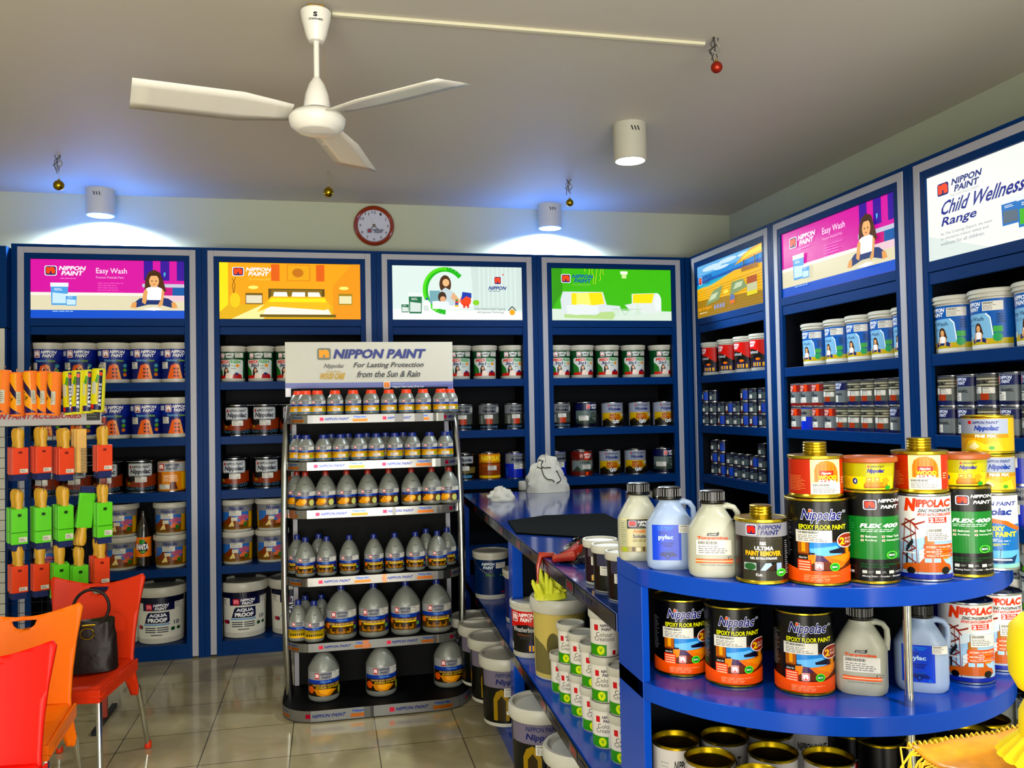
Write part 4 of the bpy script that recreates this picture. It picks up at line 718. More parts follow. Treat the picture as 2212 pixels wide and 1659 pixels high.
MAKE = {
    'exterior': lambda: pail(.1, .25, a_exterior, '0a2478'), 'green': lambda: pail(.084, .228, a_green, '14582c'), 'red': lambda: pail(.085, .225, a_red, '101014'),
    'easy': lambda: pail(.092, .24, a_easy, '1c60b4'), 'easyb': lambda: pail(.105, .26, a_easy, '1c60b4'),
    'floor': lambda: tin(.09, .195, a_floor, '08080a'), 'woodfin': lambda: tin(.085, .19, a_woodfin, 'c87c0c'), 'roof': lambda: pail(.097, .2, a_roof, '8a6018', ridged=False, foot=.08),
    'aqua': lambda: pail(.143, .345, a_aqua, 'd8d8cc', ridged=False, handle=False), 'primer': lambda: tin(.075, .17, a_primer, '9a9cac'), 'navytin': lambda: tin(.078, .175, a_navytin, '0a1040'),
    'superf': lambda: tin(.07, .175, a_superf, '40443e'), 'sealer': lambda: tin(.07, .175, a_sealer, '08080a'), 'varnish': lambda: tin(.075, .178, a_varnish, 'a85008'), 'bluetin': lambda: tin(.072, .175, a_bluetin, '0c34b8'),
    'bail': lambda: tin(.077, .175, a_supermatt, '701c08', bail=True),
    'qred': lambda: tin(.052, .13, a_qred, '84888c'), 'qnavy': lambda: tin(.052, .13, a_qnavy, '7c8488'), 'qchrome': lambda: tin(.054, .13, a_qchrome, '5c6058'), 'qblue': lambda: tin(.052, .13, a_qblue, '0c3cc8'),
    'small': lambda: tin(.036, .079, a_small, '10183c'), 'small2': lambda: tin(.036, .079, a_small2, '202428'),
    'bs': lambda: silver_bottle(.042, .125, 's', 'orangecap', .5, .62), 'bn': lambda: silver_bottle(.042, .135, 's', 'navycap', .42, .6), 'by': lambda: silver_bottle(.042, .135, 's', 'navycap', .42, .6),
    'bm': lambda: silver_bottle(.053, .19, 'm', 'redcap', .24, .5), 'bm2': lambda: silver_bottle(.05, .195, 'l', 'navycap', .26, .52), 'bl': lambda: silver_bottle(.077, .272, 'l', 'navycap', .2, .56), 'bx': lambda: silver_bottle(.077, .272, 'x', 'navycap', .2, .56),
    'bw': lambda: silver_bottle(.05, .2, 'y', 'navycap', .26, .52),
    'epoxy': lambda: tin(.064, .178, a_epoxy, '08080a', 'gold'), 'flex': lambda: tin(.0585, .192, a_flex, '08080a', 'gold'), 'zinc': lambda: tin(.0575, .182, a_zinc, 'e6e6e2', 'tin'), 'marine': lambda: tin(.054, .17, a_marine, 'e6e6e2', 'tin'), 'finefix': lambda: tin(.052, .085, a_finefix, 'c8a020', 'gold'),
    'tub': lambda: pail(.055, .068, a_tub, 'b8b41c', lid='brownlid', body='yellowp', ridged=False, foot=.03, rb=.049),
    'remover': lambda: spout_tin(.054, .16, a_remover, '1c1a1e', rc=.0235, hc=.025), 'woodstain': lambda: spout_tin(.0545, .115, a_woodstain, 'b8340c', rc=.0245, hc=.027),
    'antif': lambda: jug(.052, .187, a_antif, 'milky', handle=False), 'pylac': lambda: jug(.055, .187, a_pylac, 'milkyb'), 'turp': lambda: jug(.055, .187, a_turp, 'milky'),
    'creations': lambda: pail(.046, .135, a_creations, 'e0dcd2', lid='white', ridged=False, foot=.03), 'arch': lambda: pail(.115, .3, a_arch, '08120c', ridged=False, foot=.06), 'creamp': lambda: pail(.105, .3, a_creamp, 'c8b468', ridged=False, foot=.03),
    'dkblue': lambda: pail(.095, .25, a_dkblue, '0c2c60', lid='white', ridged=True, handle=True), 'jarp': lambda: pail(.048, .13, a_jarp, '281028', ridged=False, foot=.06), 'jarb': lambda: pail(.048, .13, a_jarb, '101810', ridged=False, foot=.03),
    'openw': lambda: open_tin(.054, .14, a_openw, 'c0bcb8'), 'openb': lambda: open_tin(.054, .14, a_openb, '0a0a0a'), 'greypale': lambda: tin(.07, .14, a_greypale, 'a4a8a0'),
}
NAME = dict(exterior='paint_pail', roof='paint_pail')
TREE = {}
def tree(o): return (o, [tree(c) for c in o.children])
def dup(t, parent=None):
    c = t[0].copy(); COL.objects.link(c); c.parent = parent
    for k in t[1]: dup(k, c)
    return c
def put(kind, loc, rz, label, cat, group=None, name=None):
    if kind not in TREE: o = MAKE[kind](); TREE[kind] = tree(o)
    else: o = dup(TREE[kind])
    if name: o.name = name
    o.location = loc; o.rotation_euler = (0, 0, rz)
    if len(label.split()) > 16: print('LONG', len(label.split()), label)
    for k in ('group', 'label', 'category'):
        if k in o: del o[k]
    return tag(o, label, cat, group)
ORD = ['first', 'second', 'third', 'fourth', 'fifth', 'sixth', 'seventh', 'eighth', 'ninth', 'tenth', 'eleventh', 'twelfth']
# ---------------------------------------------------------------- stock on the back wall
RJ = random.Random(11)
def back(kind, px, py, z, label, cat, group, dy=.13, jit=.12, name=None, rz=None):
    p = ony(px, py, YB+dy)
    return put(kind, (p.x, YB+dy, z), RJ.uniform(-jit, jit) if rz is None else rz, label, cat, group, name)
def brow(kind, pxs, py, z, what, cat, where, group, dy=.13, jit=.12, start=0):
    for i, px in enumerate(pxs): back(kind, px, py, z, '%s, %s from left, %s' % (what, ORD[i+start], where), cat, group, dy, jit)
S1, S2, S3, S4, S5 = SH
# cabinet under the magenta poster
brow('exterior', (106, 175, 248, 318, 382), 780, S1, 'blue paint pail with orange house', 'pail', 'top shelf under magenta poster', 'blue exterior paint pails')
brow('exterior', (106, 175, 248, 318, 382), 905, S2, 'blue paint pail with orange house', 'pail', 'second shelf under magenta poster', 'blue exterior paint pails')
brow('floor', (100, 168, 236, 306), 1030, S3, 'black floor paint tin with grey name plate', 'tin', 'third shelf under magenta poster', 'black floor paint tins')
back('woodfin', 372, 1030, S3, 'amber wood finish tin with silver head beside the black floor paint tins', 'tin', 'paint tins on the back wall')
for i, px in enumerate((100, 262, 370)):
    for j in range(2):
        back('roof', px, 1160, S4+.2*j, 'roofing paint pail with house, %s of the %s pair under magenta poster' % (('bottom', 'top')[j], ('leftmost', 'middle', 'rightmost')[i]), 'pail', 'roofing paint pails')
for px, w in ((252, 'partly hidden behind the red chair'), (349, 'fully visible, bottom shelf under magenta poster')):
    back('aqua', px, 1335, S5, 'large white waterproofing pail %s' % w, 'pail', 'large white waterproofing pails', .17)
bpy.context.view_layer.update()
# soft drink bottle
p = ony(310, 1180, YB+.12); t = thing('drink_bottle', 'dark soft drink bottle with orange label between the roofing paint pails', 'bottle', (p.x, YB+.12, S4))
obj('body', MB().lathe([(.03, 0), (.042, .01), (.043, .05), (.045, .07), (.045, .19), (.043, .2), (.04, .235), (.022, .3), (.015, .32), (.015, .335), (0, .335)], 28), 'bottle', t)
obj('cap', MB().lathe([(.017, .332), (.017, .35), (.015, .352), (0, .352)], 20), 'black', t)
A = Art(); A.ell(.1, .5, .62, .34, '101840'); A.ell(0, .78, .4, .12, '2c9c28'); A.text('FANTA', -.75, .8, .36, .66, 'f8f8f8', .06, .06); A.ell(.1, .26, .4, .05, '60b828')
wrapart(A, t, .0455, .0455, .07, .19, [(.0458, .07, .0458, .19, 'f08010', 0)])
# cabinet under the bedroom poster
brow('green', (502, 563, 624, 686), 780, S1, 'white family paint pail with green head band', 'pail', 'top shelf under yellow poster', 'family paint pails with green heads')
brow('floor', (514, 573, 634), 905, S2, 'black floor paint tin with grey name plate', 'tin', 'second shelf under yellow poster', 'black floor paint tins')
brow('floor', (508, 577, 640), 1025, S3, 'black floor paint tin with grey name plate', 'tin', 'third shelf under yellow poster', 'black floor paint tins')
for i, px in enumerate((513, 588)):
    for j in range(2): back('roof', px, 1150, S4+.2*j, 'roofing paint pail with house, %s of the %s pair under yellow poster' % (('bottom', 'top')[j], ('left', 'right')[i]), 'pail', 'roofing paint pails')
for px, w in ((527, 'alone beside the grey trim'), (634, 'half hidden by the display stand tube')): back('aqua', px, 1320, S5, 'large white waterproofing pail under the yellow poster, %s' % w, 'pail', 'large white waterproofing pails', .17)
# cabinet under the white poster
brow('green', (990, 1046, 1105), 780, S1, 'family paint pail with green head band', 'pail', 'top shelf right of display header', 'family paint pails with green heads')
brow('superf', (998, 1055, 1110), 900, S2, 'chrome and orange enamel tin', 'tin', 'second shelf right of the stand', 'chrome and orange enamel tins')
back('sealer', 1004, 1005, S3, 'black sealer tin with grey plate just right of the display stand tube', 'tin', 'paint tins on the back wall')
back('varnish', 1057, 1005, S3, 'yellow and amber varnish tin right of the black sealer tin', 'tin', 'paint tins on the back wall')
back('bluetin', 1113, 1005, S3, 'grey and royal blue tin at the right end beside the yellow varnish tin', 'tin', 'paint tins on the back wall')
# cabinet under the sofa poster
brow('green', (1206, 1256, 1311, 1367, 1427), 780, S1, 'family paint pail with green head band', 'pail', 'top shelf under green sofa poster', 'family paint pails with green heads')
back('superf', 1210, 890, S2, 'chrome and orange enamel tin at the left end under the green poster', 'tin', 'chrome and orange enamel tins')
back('navytin', 1264, 890, S2, 'navy headed grey spray enamel tin on the second shelf under the green poster', 'tin', 'navy headed spray enamel tins')
brow('primer', (1322, 1381, 1433), 890, S2, 'silver and yellow metal primer tin', 'tin', 'second shelf under green sofa poster', 'yellow metal primer tins')
back('bluetin', 1200, 1000, S3, 'grey and blue tin in the cabinet corner behind the cloth bag', 'tin', 'paint tins on the back wall')
back('bail', 1256, 1000, S3, 'maroon and grey super matt tin with wire handle right of the cloth bag', 'tin', 'paint tins on the back wall', rz=.1)
brow('primer', (1317, 1372), 1000, S3, 'silver and yellow metal primer tin', 'tin', 'third shelf under green sofa poster', 'yellow metal primer tins')
back('navytin', 1433, 1000, S3, 'navy headed grey spray enamel tin at the right end of the third shelf', 'tin', 'navy headed spray enamel tins')
for px, w in ((1362, 'behind the counter top'), (1458, 'behind the two black-capped jugs')): back('aqua', px, 1080, S4, 'large white waterproofing pail on the fourth shelf, %s' % w, 'pail', 'large white waterproofing pails', .17)

# ---------------------------------------------------------------- stock on the right wall
def right(kind, px, py, z, label, cat, group, dx=.09, jit=.1, rz=None, name=None):
    p = onx(px, py, XR+dx)
    return put(kind, (XR+dx, p.y, z), -pi/2+(RJ.uniform(-jit, jit) if rz is None else rz), label, cat, group, name)
for i, px in enumerate((1543, 1579, 1615, 1651)): right('red', px, 760, S1, 'black and red paint pail, %s from the corner, top shelf under beach poster' % ORD[i], 'pail', 'black and red paint pails', .1)
for i, px in enumerate((1771, 1822, 1871, 1925, 1977)): right('easy', px, 740, S1-.012, 'light blue pail with sitting girl, %s from corner under magenta girl poster' % ORD[i], 'pail', 'light blue pails with a girl', .11)
for i, px in enumerate((2075, 2160, 2262)): right('easyb', px, 700, S1-.02, 'larger light blue pail with girl, %s from left under white child range poster' % ORD[i], 'pail', 'light blue pails with a girl', .12)
ROWN = ['bottom', 'middle', 'top']
c5 = [1513, 1525.5, 1542.5, 1560, 1577, 1593.5, 1611, 1629.5, 1650]
c5 = [x+3 for x in c5]
for j in range(3):
    for i, px in enumerate(c5):
        if j == 2 and i not in (1, 2, 6, 7, 8): continue
        k = 'small2' if (i*3+j) % 4 == 1 or i == 6 else 'small'
        right(k, px, 900, S2+.0795*j, 'tiny %s tin, %s column from corner, %s row, second shelf under beach poster' % (('navy', 'dark striped')[k == 'small2'], ORD[i], ROWN[j]), 'tin', 'tiny enamel tins', .06)
c5 = [1520, 1531.5, 1545, 1561, 1579, 1595.5, 1612, 1630.5, 1649]
c5 = [x+3 for x in c5]
for j in range(3):
    for i, px in enumerate(c5):
        if j == 2 and i not in (2, 3, 8): continue
        k = 'small2' if (i*3+j) % 5 == 2 or i == 3 else 'small'
        right(k, px, 1010, S3-.004+.0795*j, 'tiny %s tin, %s column from corner, %s row, third shelf under beach poster' % (('navy', 'dark striped')[k == 'small2'], ORD[i], ROWN[j]), 'tin', 'tiny enamel tins', .09)
for i, px in enumerate((1575, 1622)): right('superf', px, 1110, S4, 'dim dark tin on the fourth shelf under the beach poster, %s from the corner' % ORD[i], 'tin', 'dim dark tins', .1)
c6 = [1730, 1752, 1777, 1804, 1830, 1857, 1886, 1917, 1949]
k6 = [['qred', 'qblue', 'qred', 'qred', 'qchrome', 'qchrome', 'qchrome', 'qchrome', 'qnavy'], ['qred', 'qred', 'qred', 'qchrome', 'qnavy', 'qchrome', 'qchrome', 'qchrome', 'qchrome']]
KN = dict(qred='red headed', qblue='silver and bright blue', qchrome='chrome and orange', qnavy='navy headed')
for j in range(2):
    for i, px in enumerate(c6): right(k6[j][i], px, 880, S2-.008+.1305*j, 'small %s tin, %s from left, %s row under magenta girl poster' % (KN[k6[j][i]], ORD[i], ('lower', 'upper')[j]), 'tin', 'small enamel tins', .07)
c7 = [2057, 2100, 2145, 2194, 2244]
k7 = [['qnavy', 'qnavy', 'qchrome', 'qnavy', 'qchrome'], ['qchrome', 'qnavy', 'qchrome', 'qnavy', 'qnavy']]
for j in range(2):
    for i, px in enumerate(c7): right(k7[j][i], px, 880, S2-.012+.1305*j, 'small %s tin, %s from left, %s row under child range poster' % (KN[k7[j][i]], ORD[i], ('lower', 'upper')[j]), 'tin', 'small enamel tins', .07)
for i, (k, px, w) in enumerate((('varnish', 1722, 'yellow varnish tin peeking over the wood stain spout'), ('navytin', 1748, 'navy tin beside the peeking yellow varnish tin'), ('sealer', 1800, 'dark tin between the wood stain spout and the first brown-lidded tub'), ('sealer', 1838, 'dark tin hidden behind the first brown-lidded tub'))):
    right(k, px, 960, S3-.01, w, 'tin', 'tins on the third right wall shelf', .09)
for j in range(2):
    right('varnish', 2168, 1060, S3-.02+.178*j*.9, 'amber varnish tin, %s of two behind the fine putty tins' % ('lower', 'upper')[j], 'tin', 'tins on the third right wall shelf', .09) if j == 0 else None
    right('bluetin', 2205, 1060, S3-.02+.1755*j, 'grey and royal blue tin, %s of the pair at the right picture edge' % ('lower', 'upper')[j], 'tin', 'tins on the third right wall shelf', .09)
for i, px in enumerate((2150, 2200, 2252)):
    for j in range(3): right('greypale', px, 1300, S4+.1405*j, 'pale grey enamel tin, %s row, %s column behind the round counter end' % (ROWN[j], ORD[i]), 'tin', 'pale grey enamel tins', .1)
for i, px in enumerate((2120, 2180, 2240)):
    for j in range(2): right('greypale', px, 1500, S5+.1405*j, 'pale grey enamel tin on the bottom shelf, %s row, %s column' % (ROWN[j], ORD[i]), 'tin', 'pale grey enamel tins', .1)
# ---------------------------------------------------------------- ceiling: lamps, fan, hooks, baubles, trunking
def downlight(x, y, label, zb, e=26):
    t = thing('ceiling_downlight', label, 'lamp', (x, y, 0), 0, 'white cylinder downlights'); r = .084
    obj('housing', MB().lathe([(r, CE), (r, zb+.004), (r-.004, zb), (r-.010, zb), (r-.012, zb+.02), (r-.012, CE-.01)], 40), 'white', t, 40)
    obj('lamp_glass', MB().lathe([(.0, zb+.012), (r-.013, zb+.018), (r-.013, zb+.03), (0, zb+.03)], 32), 'lamp', t)
    m = MB()
    for k in range(3): m.add([(-.024+.016*k, -r-.0008, CE-.030), (-.018+.016*k, -r-.0008, CE-.030), (-.010+.016*k, -r-.0008, CE-.052), (-.016+.016*k, -r-.0008, CE-.052)], [(0, 1, 2, 3)])
    obj('vent_slots', m, 'black', t, 0)
    l = bpy.data.lights.new('lamp_light', 'SPOT'); l.energy = e; l.color = (.82, .92, 1); l.shadow_soft_size = .05; l.spot_size = radians(165); l.spot_blend = .5
    o = bpy.data.objects.new('lamp_light', l); COL.objects.link(o); o.location = (x, y, zb-.01)
    return t
downlight(-1.38, 5.665, 'white cylinder downlight above the magenta poster cabinet', 2.745, 140)
downlight(1.535, 5.665, 'white cylinder downlight between the clock and the corner', 2.745, 140)
downlight(1.50, 3.97, 'white cylinder downlight nearest the viewer, alone on the ceiling', 2.725, 45)
fx, fy = -.025, 2.963
t = thing('ceiling_fan', 'white three-bladed ceiling fan hanging on a short rod', 'fan', (fx, fy, 0))
obj('canopy', MB().lathe([(.05, 2.888), (.053, 2.884), (.05, 2.86), (.035, 2.80), (.026, 2.782), (.0, 2.78)], 32), 'fan', t)
obj('hook_plate', MB().box(-.028, .028, -.012, .012, 2.886, CE), 'brasswire', t, 0, .002)
obj('rod', MB().lathe([(.010, 2.60), (.010, 2.80)], 16), 'fan', t)
obj('lower_canopy', MB().lathe([(.0, 2.655), (.012, 2.655), (.028, 2.63), (.04, 2.595), (.047, 2.55), (.046, 2.545), (0, 2.545)], 32), 'fan', t)
obj('coupling', MB().lathe([(.028, 2.535), (.030, 2.546)], 16), 'brasswire', t)
obj('motor', MB().lathe([(0, 2.538), (.05, 2.538), (.085, 2.528), (.096, 2.514), (.097, 2.508), (.094, 2.503), (.096, 2.5), (.09, 2.482), (.07, 2.468), (.0675, 2.466), (.06, 2.464), (0, 2.462)], 48), 'fan', t)
for k in range(3):
    a0 = radians(75+120*k); m = MB()
    def bl(u, v, a0=a0):
        r = .09+.5*u; w = .05+.035*min(1, u*3); s_ = (v-.5)*w*2; return (r*cos(a0)-s_*sin(a0), r*sin(a0)+s_*cos(a0), 2.522+s_*.22-.012*u)
    m.grid(bl, 10, 5); b = obj('blade', m, 'fan', t); md = b.modifiers.new('s', 'SOLIDIFY'); md.thickness = .003
A = Art(); A.text('S', -.18, .12, .52, .86, '181818', .06); A.text('STANDARD', -.5, .5, .3, .44, '181818', .03); wrapart(A, t, .044, .0515, 2.825, 2.872, [], 'maker_mark')
# trunking along the ceiling
tag(obj('cable_trunking', MB().box(.03, 1.455, 2.998, 3.018, CE-.012, CE), 'concrete', smooth=0, bevel=.002), 'cream cable trunking running from the fan across the ceiling', 'trunking')
def bauble(x, y, lab, mt, hk=True, drop=.14, rad=.024, wires=False, rz=0):
    t = thing('ceiling_hook', 'curled ceiling hook above the '+lab, 'hook', (x, y, 0), rz, 'ceiling hooks')
    pts = [(0, 0, CE), (.006, 0, CE-.02)]+[(.002+.016*cos(a), 0, CE-.045+.018*sin(a)) for a in [radians(d) for d in range(60, -190, -25)]]
    obj('hook', MB().tube(pts, .0035, 8), 'hook', t)
    if wires:
        R = random.Random(int(x*99)); m = MB()
        for k in range(4): m.tube([(R.uniform(-.02, .02), R.uniform(-.01, .01), CE), (R.uniform(-.025, .01), 0, CE-.03), (R.uniform(-.03, 0), 0, CE-.055), (R.uniform(-.02, .01), 0, CE-.07-.01*k)], .002, 5)
        obj('loose_wires', m, 'dark', t)
    zb = CE-drop; b = thing('bauble', lab+', hanging by a thread', 'bauble', (x+.002, y, 0), rz, 'hanging baubles')
    obj('ball', MB().lathe([(rad*sin(pi*i/16)+.00001, zb-rad*cos(pi*i/16)) for i in range(17)], 28), mt, b, 60)
    obj('cap', MB().lathe([(.006, zb+rad*.93), (.006, zb+rad+.006), (0, zb+rad+.007)], 12), 'gold', b)
    obj('thread', MB().tube([(0, 0, zb+rad+.005), (0, 0, CE-.064)], .0007, 4), 'brasswire', b)
bauble(-1.412, 4.934, 'dull gold bauble at the left of the ceiling', 'ball_g', drop=.165, wires=True, rad=.028)
bauble(.015, 5.035, 'shiny gold bauble above the clock', 'ball_g', drop=.125, rad=.03)
bauble(1.483, 5.0, 'dull gold bauble beside the downlight near the corner', 'ball_g', drop=.145, wires=True, rad=.024)
bauble(1.474, 2.953, 'red glittery bauble at the trunking end', 'ball_r', drop=.118, wires=True, rad=.0225)
q = ony(702, 302, 3.3); b = thing('bauble', 'small clear bauble with orange print just below the fan motor', 'bauble', (q.x, 3.3, 0), 0, 'hanging baubles')
obj('ball', MB().lathe([(.022*sin(pi*i/14)+.00001, q.z-.022*cos(pi*i/14)) for i in range(15)], 24), 'ball_c', b, 60)
A = Art(); A.ell(0, .7, .3, .25, 'e85010'); A.poly([(-.5, .3), (-.2, .5), (-.3, .9), (-.6, .8)], '402018'); wrapart(A, b, .019, .022, q.z, q.z+.012, [], 'print')
obj('thread', MB().tube([(0, 0, q.z+.02), (0, 0, CE)], .0006, 4), 'brasswire', b)
# wall clock
cx, cz, R_ = .321, 2.756, .139
t = thing('wall_clock', 'round wall clock with copper-red rim above the cabinets', 'clock', (cx, YW, cz))
m = MB(); vs = []; N = 48
prof = [(.78, -.014), (.82, -.026), (.90, -.034), (.97, -.026), (1, -.008), (.99, 0)]
for r, d in prof:
    for k in range(N): a = 2*pi*k/N; vs.append((R_*r*cos(a), d, R_*r*sin(a)))
fs = [(i*N+k, i*N+(k+1) % N, (i+1)*N+(k+1) % N, (i+1)*N+k) for i in range(len(prof)-1) for k in range(N)]
obj('rim', m.add(vs, fs), 'copper', t, 60)
A = Art(); A.ell(.5, .5, .5, .5, 'c4c8dc', 48)
for k in range(12):
    a = radians(90-30*(k+1)); x, z = .5+.4*cos(a), .5+.4*sin(a); w = .03*len(str(k+1)); A.text(str(k+1), x-w, x+w, z-.04, z+.04, '202028')
for k in range(60): a = radians(6*k); A.line([(.5+.47*cos(a), .5+.47*sin(a)), (.5+.485*cos(a), .5+.485*sin(a))], .004, '404048')
A.logo(.3, .26, .12, .12, '503868', 'a83848', '8890a8'); A.text('NIPPON', .46, .76, .32, .37, '28305c', .035, .02); A.text('PAINT', .5, .74, .26, .31, '28305c', .035, .02)
A.build('dial', flat(.23, .23, -.115, -.115, -.012), None, t, 'matte_print')
def hand(nm, ang, L, w, y, c):
    m = MB(); a = radians(ang); d = (cos(a), sin(a)); n = (-d[1], d[0]); P = [(-.012*d[0]+n[0]*w/2, -.012*d[1]+n[1]*w/2), (-.012*d[0]-n[0]*w/2, -.012*d[1]-n[1]*w/2), (L*d[0], L*d[1])]
    vs = [(p[0], y, p[1]) for p in P]+[(p[0], y-.001, p[1]) for p in P]; m.add(vs, [(0, 1, 2), (5, 4, 3), (0, 3, 4, 1), (1, 4, 5, 2), (2, 5, 3, 0)]); obj(nm, m, c, t, 0)
hand('hour_hand', -42, .05, .010, -.0165, 'black'); hand('minute_hand', -132, .075, .008, -.0185, 'black'); hand('second_hand', 114, .08, .002, -.0205, 'brasswire')

# ---------------------------------------------------------------- display stand with curved shelves
sx, sy = .228, 4.62     # centre and rear plane
t = thing('display_stand', 'free-standing black display stand with chrome-edged shelves of silver bottles', 'display stand', (sx, sy, 0))
def plate(w, d, r, n=8):
    P = [(-w/2, 0)]
    for k in range(n+1): a = pi+pi/2*k/n; P.append((-w/2+r+r*cos(a), -d+r+r*sin(a)))
    for k in range(n+1): a = -pi/2+pi/2*k/n; P.append((w/2-r+r*cos(a), -d+r+r*sin(a)))
    P.append((w/2, 0)); return P
TZ = [.060, .343, .667, 1.004, 1.243, 1.478]; TY = [.43, .29, .29, .29, .28, .25]; TW = [.93, .885, .885, .885, .88, .87]
def strip_art(L, tier):
    A = Art(); A.rect(0, 1, 0, 1, '8c8c88'); R = random.Random(tier); n = 4; p = 1/n
    for i in range(n):
        x = .03+i*p+R.uniform(-.01, .01); A.rect(x, x+.015, .3, .7, 'c02840'); A.text('NIPPON PAINT', x+.02, x+.115, .34, .66, '20307c', .035, .004); A.text('Nippolac', x+.135, x+.185, .55, .85, '2c50a0', .04); A.rect(x+.13, x+.19, .15, .48, 'b06020')
    for i in range(3):
        x = R.uniform(0, .9); A.rect(x, x+R.uniform(.01, .04), 0, 1, R.choice(['6c6c68', 'e4e4dc', '50504c', 'b07050']))
    return A
for i, (z, d, w) in enumerate(zip(TZ, TY, TW)):
    P = plate(w, d, .13 if i else .17); th = .046 if i else .056
    sh = obj('shelf', MB().prism(P, z-th, z-.002), 'blackm', t, 30)
    L = [0]
    for a, b in zip(P, P[1:]): L.append(L[-1]+hypot(b[0]-a[0], b[1]-a[1]))
    tot = L[-1]
    def fn(x, zz, ly, P=P, L=L, tot=tot, z=z, th=th):
        s_ = max(0, min(tot*.99999, x*tot)); k = 0
        while L[k+1] < s_: k += 1
        u = (s_-L[k])/(L[k+1]-L[k]); a, b = P[k], P[k+1]; tx, ty = (b[0]-a[0])/(L[k+1]-L[k]), (b[1]-a[1])/(L[k+1]-L[k]); e = .002+ly*.00005
        return (a[0]+(b[0]-a[0])*u+ty*e, a[1]+(b[1]-a[1])*u-tx*e, z-th+.003+(th-.004)*zz)
    strip_art(tot, i).build('edge_strip', fn, [l/tot for l in L[1:-1]], sh, 'mirror_print')
obj('back_panel', MB().box(-.42, .42, -.006, .006, .0, 1.62), 'blackm', t, 0)
for s in (-1, 1):
    obj('frame_upright', MB().box(s*.405-.012, s*.405+.012, -.03, -.008, .06, 1.5), 'strip', t, 0, .002)
    pts = [(s*.435, -.17, .06), (s*.447, -.2, .3), (s*.452, -.21, .6), (s*.452, -.2, .9), (s*.448, -.17, 1.2), (s*.44, -.1, 1.42), (s*.43, -.02, 1.52)]
    q = []
    for k in range(len(pts)-1):
        a, b = Vector(pts[k]), Vector(pts[k+1]); q += [a.lerp(b, u/3) for u in range(3)]
    obj('side_tube', MB().tube(q+[pts[-1]], .0185, 14), 'steel', t, 60)
hb = obj('header_board', MB().box(-.449, .449, -.003, .009, 1.575, 1.868), 'white', t, 0, .001)
A = Art(); A.rect(0, 1, .24, 1, 'd0d0c4'); A.rect(0, 1, .0, .25, '6c74b4'); A.poly([(0, .0), (.1, 0), (.35, .12), (0, .16)], 'e8e8f0'); A.poly([(0, .16), (.4, .12), (1, .2), (1, .25), (0, .25)], '7c84bc')
A.logo(.185, .67, .08, .22, '8c9080', 'f0a010', '8c9080'); A.text('NIPPON PAINT', .285, .83, .69, .87, '3c4890', .05, .015)
A.text('Nippolac', .225, .34, .5, .6, '74746c', .02, .012); A.text('WOOD CARE', .2, .345, .31, .43, 'c8a008', .05, .01); A.text('Water Based', .235, .32, .44, .47, 'c8a008', .01)
A.text('For Lasting Protection', .4, .82, .5, .62, '54565c', .02, .012); A.text('from the Sun & Rain', .42, .80, .34, .46, '54565c', .02, .012)
A.logo(.575, .13, .04, .13, 'd8a888', 'f08830', 'f0e8e0'); A.text('A Product of', .63, .7, .2, .23, 'b8c0e0', .01); A.text('Nippon Paint Lanka (Pvt) Ltd.', .63, .82, .13, .18, 'd8dcf0', .02)
A.build('header_print', flat(.896, .291, -.448, 1.576, -.0035), None, hb, 'matte_print')

# bottles on the stand: (kind, px, front px of base, tier)
def tier(i, kind, px, dy, n, what, where, rz=0):
    y = sy-TY[i]+dy; p = ony(px, {5: 880, 4: 980, 3: 1080, 2: 1220, 1: 1370, 0: 1500}[i], y)
    put(kind, (p.x, y, TZ[i]), RJ.uniform(-.25, .15)+rz, '%s, %s, %s of stand' % (what, where, ('floor tier', 'second lowest tier', 'third lowest tier', 'third tier', 'second tier', 'top tier')[i]), 'bottle', 'silver bottles on the display stand')
def left(n): return '%s from left' % ORD[n]
for n, px in enumerate((661, 686, 724, 763, 802, 840, 878, 914, 952)): tier(5, 'bs', px, .055, n, 'small silver bottle with orange cap', left(n)+' in front')
for n, (px, w) in enumerate(((645, 'peeking at the far left'), (972, 'peeking at the far right'))): tier(5, 'bs', px, .11, n, 'small silver bottle with orange cap', w)
tier(4, 'by', 643, .13, 0, 'small yellow-labelled silver bottle', 'behind at the far left'); tier(4, 'by', 662, .06, 0, 'small yellow-labelled silver bottle', 'in front at the far left')
for n, px in enumerate((699, 736, 776, 813, 853, 891, 928, 962)): tier(4, 'bn', px, .06, n, 'small silver bottle with navy cap', left(n)+' in front', -.1)
for n, px in enumerate((716, 752, 792, 833, 871)): tier(4, 'bn', px, .16, n, 'small silver bottle with navy cap', left(n)+' in rear row')
for n, px in enumerate((660, 704, 749, 795, 840, 889, 933, 970)): tier(3, 'bm', px, .07, n, 'red-capped silver bottle', left(n)+' in front')
tier(3, 'bm', 642, .16, 0, 'red-capped silver bottle', 'behind at the far left')
for n, px in enumerate((660, 706, 755, 808, 853, 898, 945)): tier(2, 'bm2', px, .07, n, 'narrow navy-capped silver bottle', left(n)+' in front')
for n, (px, w) in enumerate(((642, 'behind at the far left'), (689, 'behind the first gap'), (921, 'behind near the right end'), (966, 'behind at the far right'))): tier(2, 'bm2', px, .17, n, 'narrow navy-capped silver bottle', w)
for n, (px, d, w) in enumerate(((645, .1, 'left of the front pair'), (679, .06, 'right of the front pair'), (660, .2, 'behind the front pair'), (695, .2, 'in the dark behind the first big bottle'))): tier(1, 'bw', px, d, n, 'yellow-labelled silver bottle', w)
for n, px in enumerate((738, 808, 877, 944)): tier(1, 'bl', px, .09, n, 'big silver bottle with timber house label', left(n))
for n, (px, d, w) in enumerate(((700, .18, 'at the left'), (824, .18, 'in the middle'), (970, .22, 'at the right'))): tier(0, 'bx', px, d, n, 'big silver bottle with wooden deck label', w)
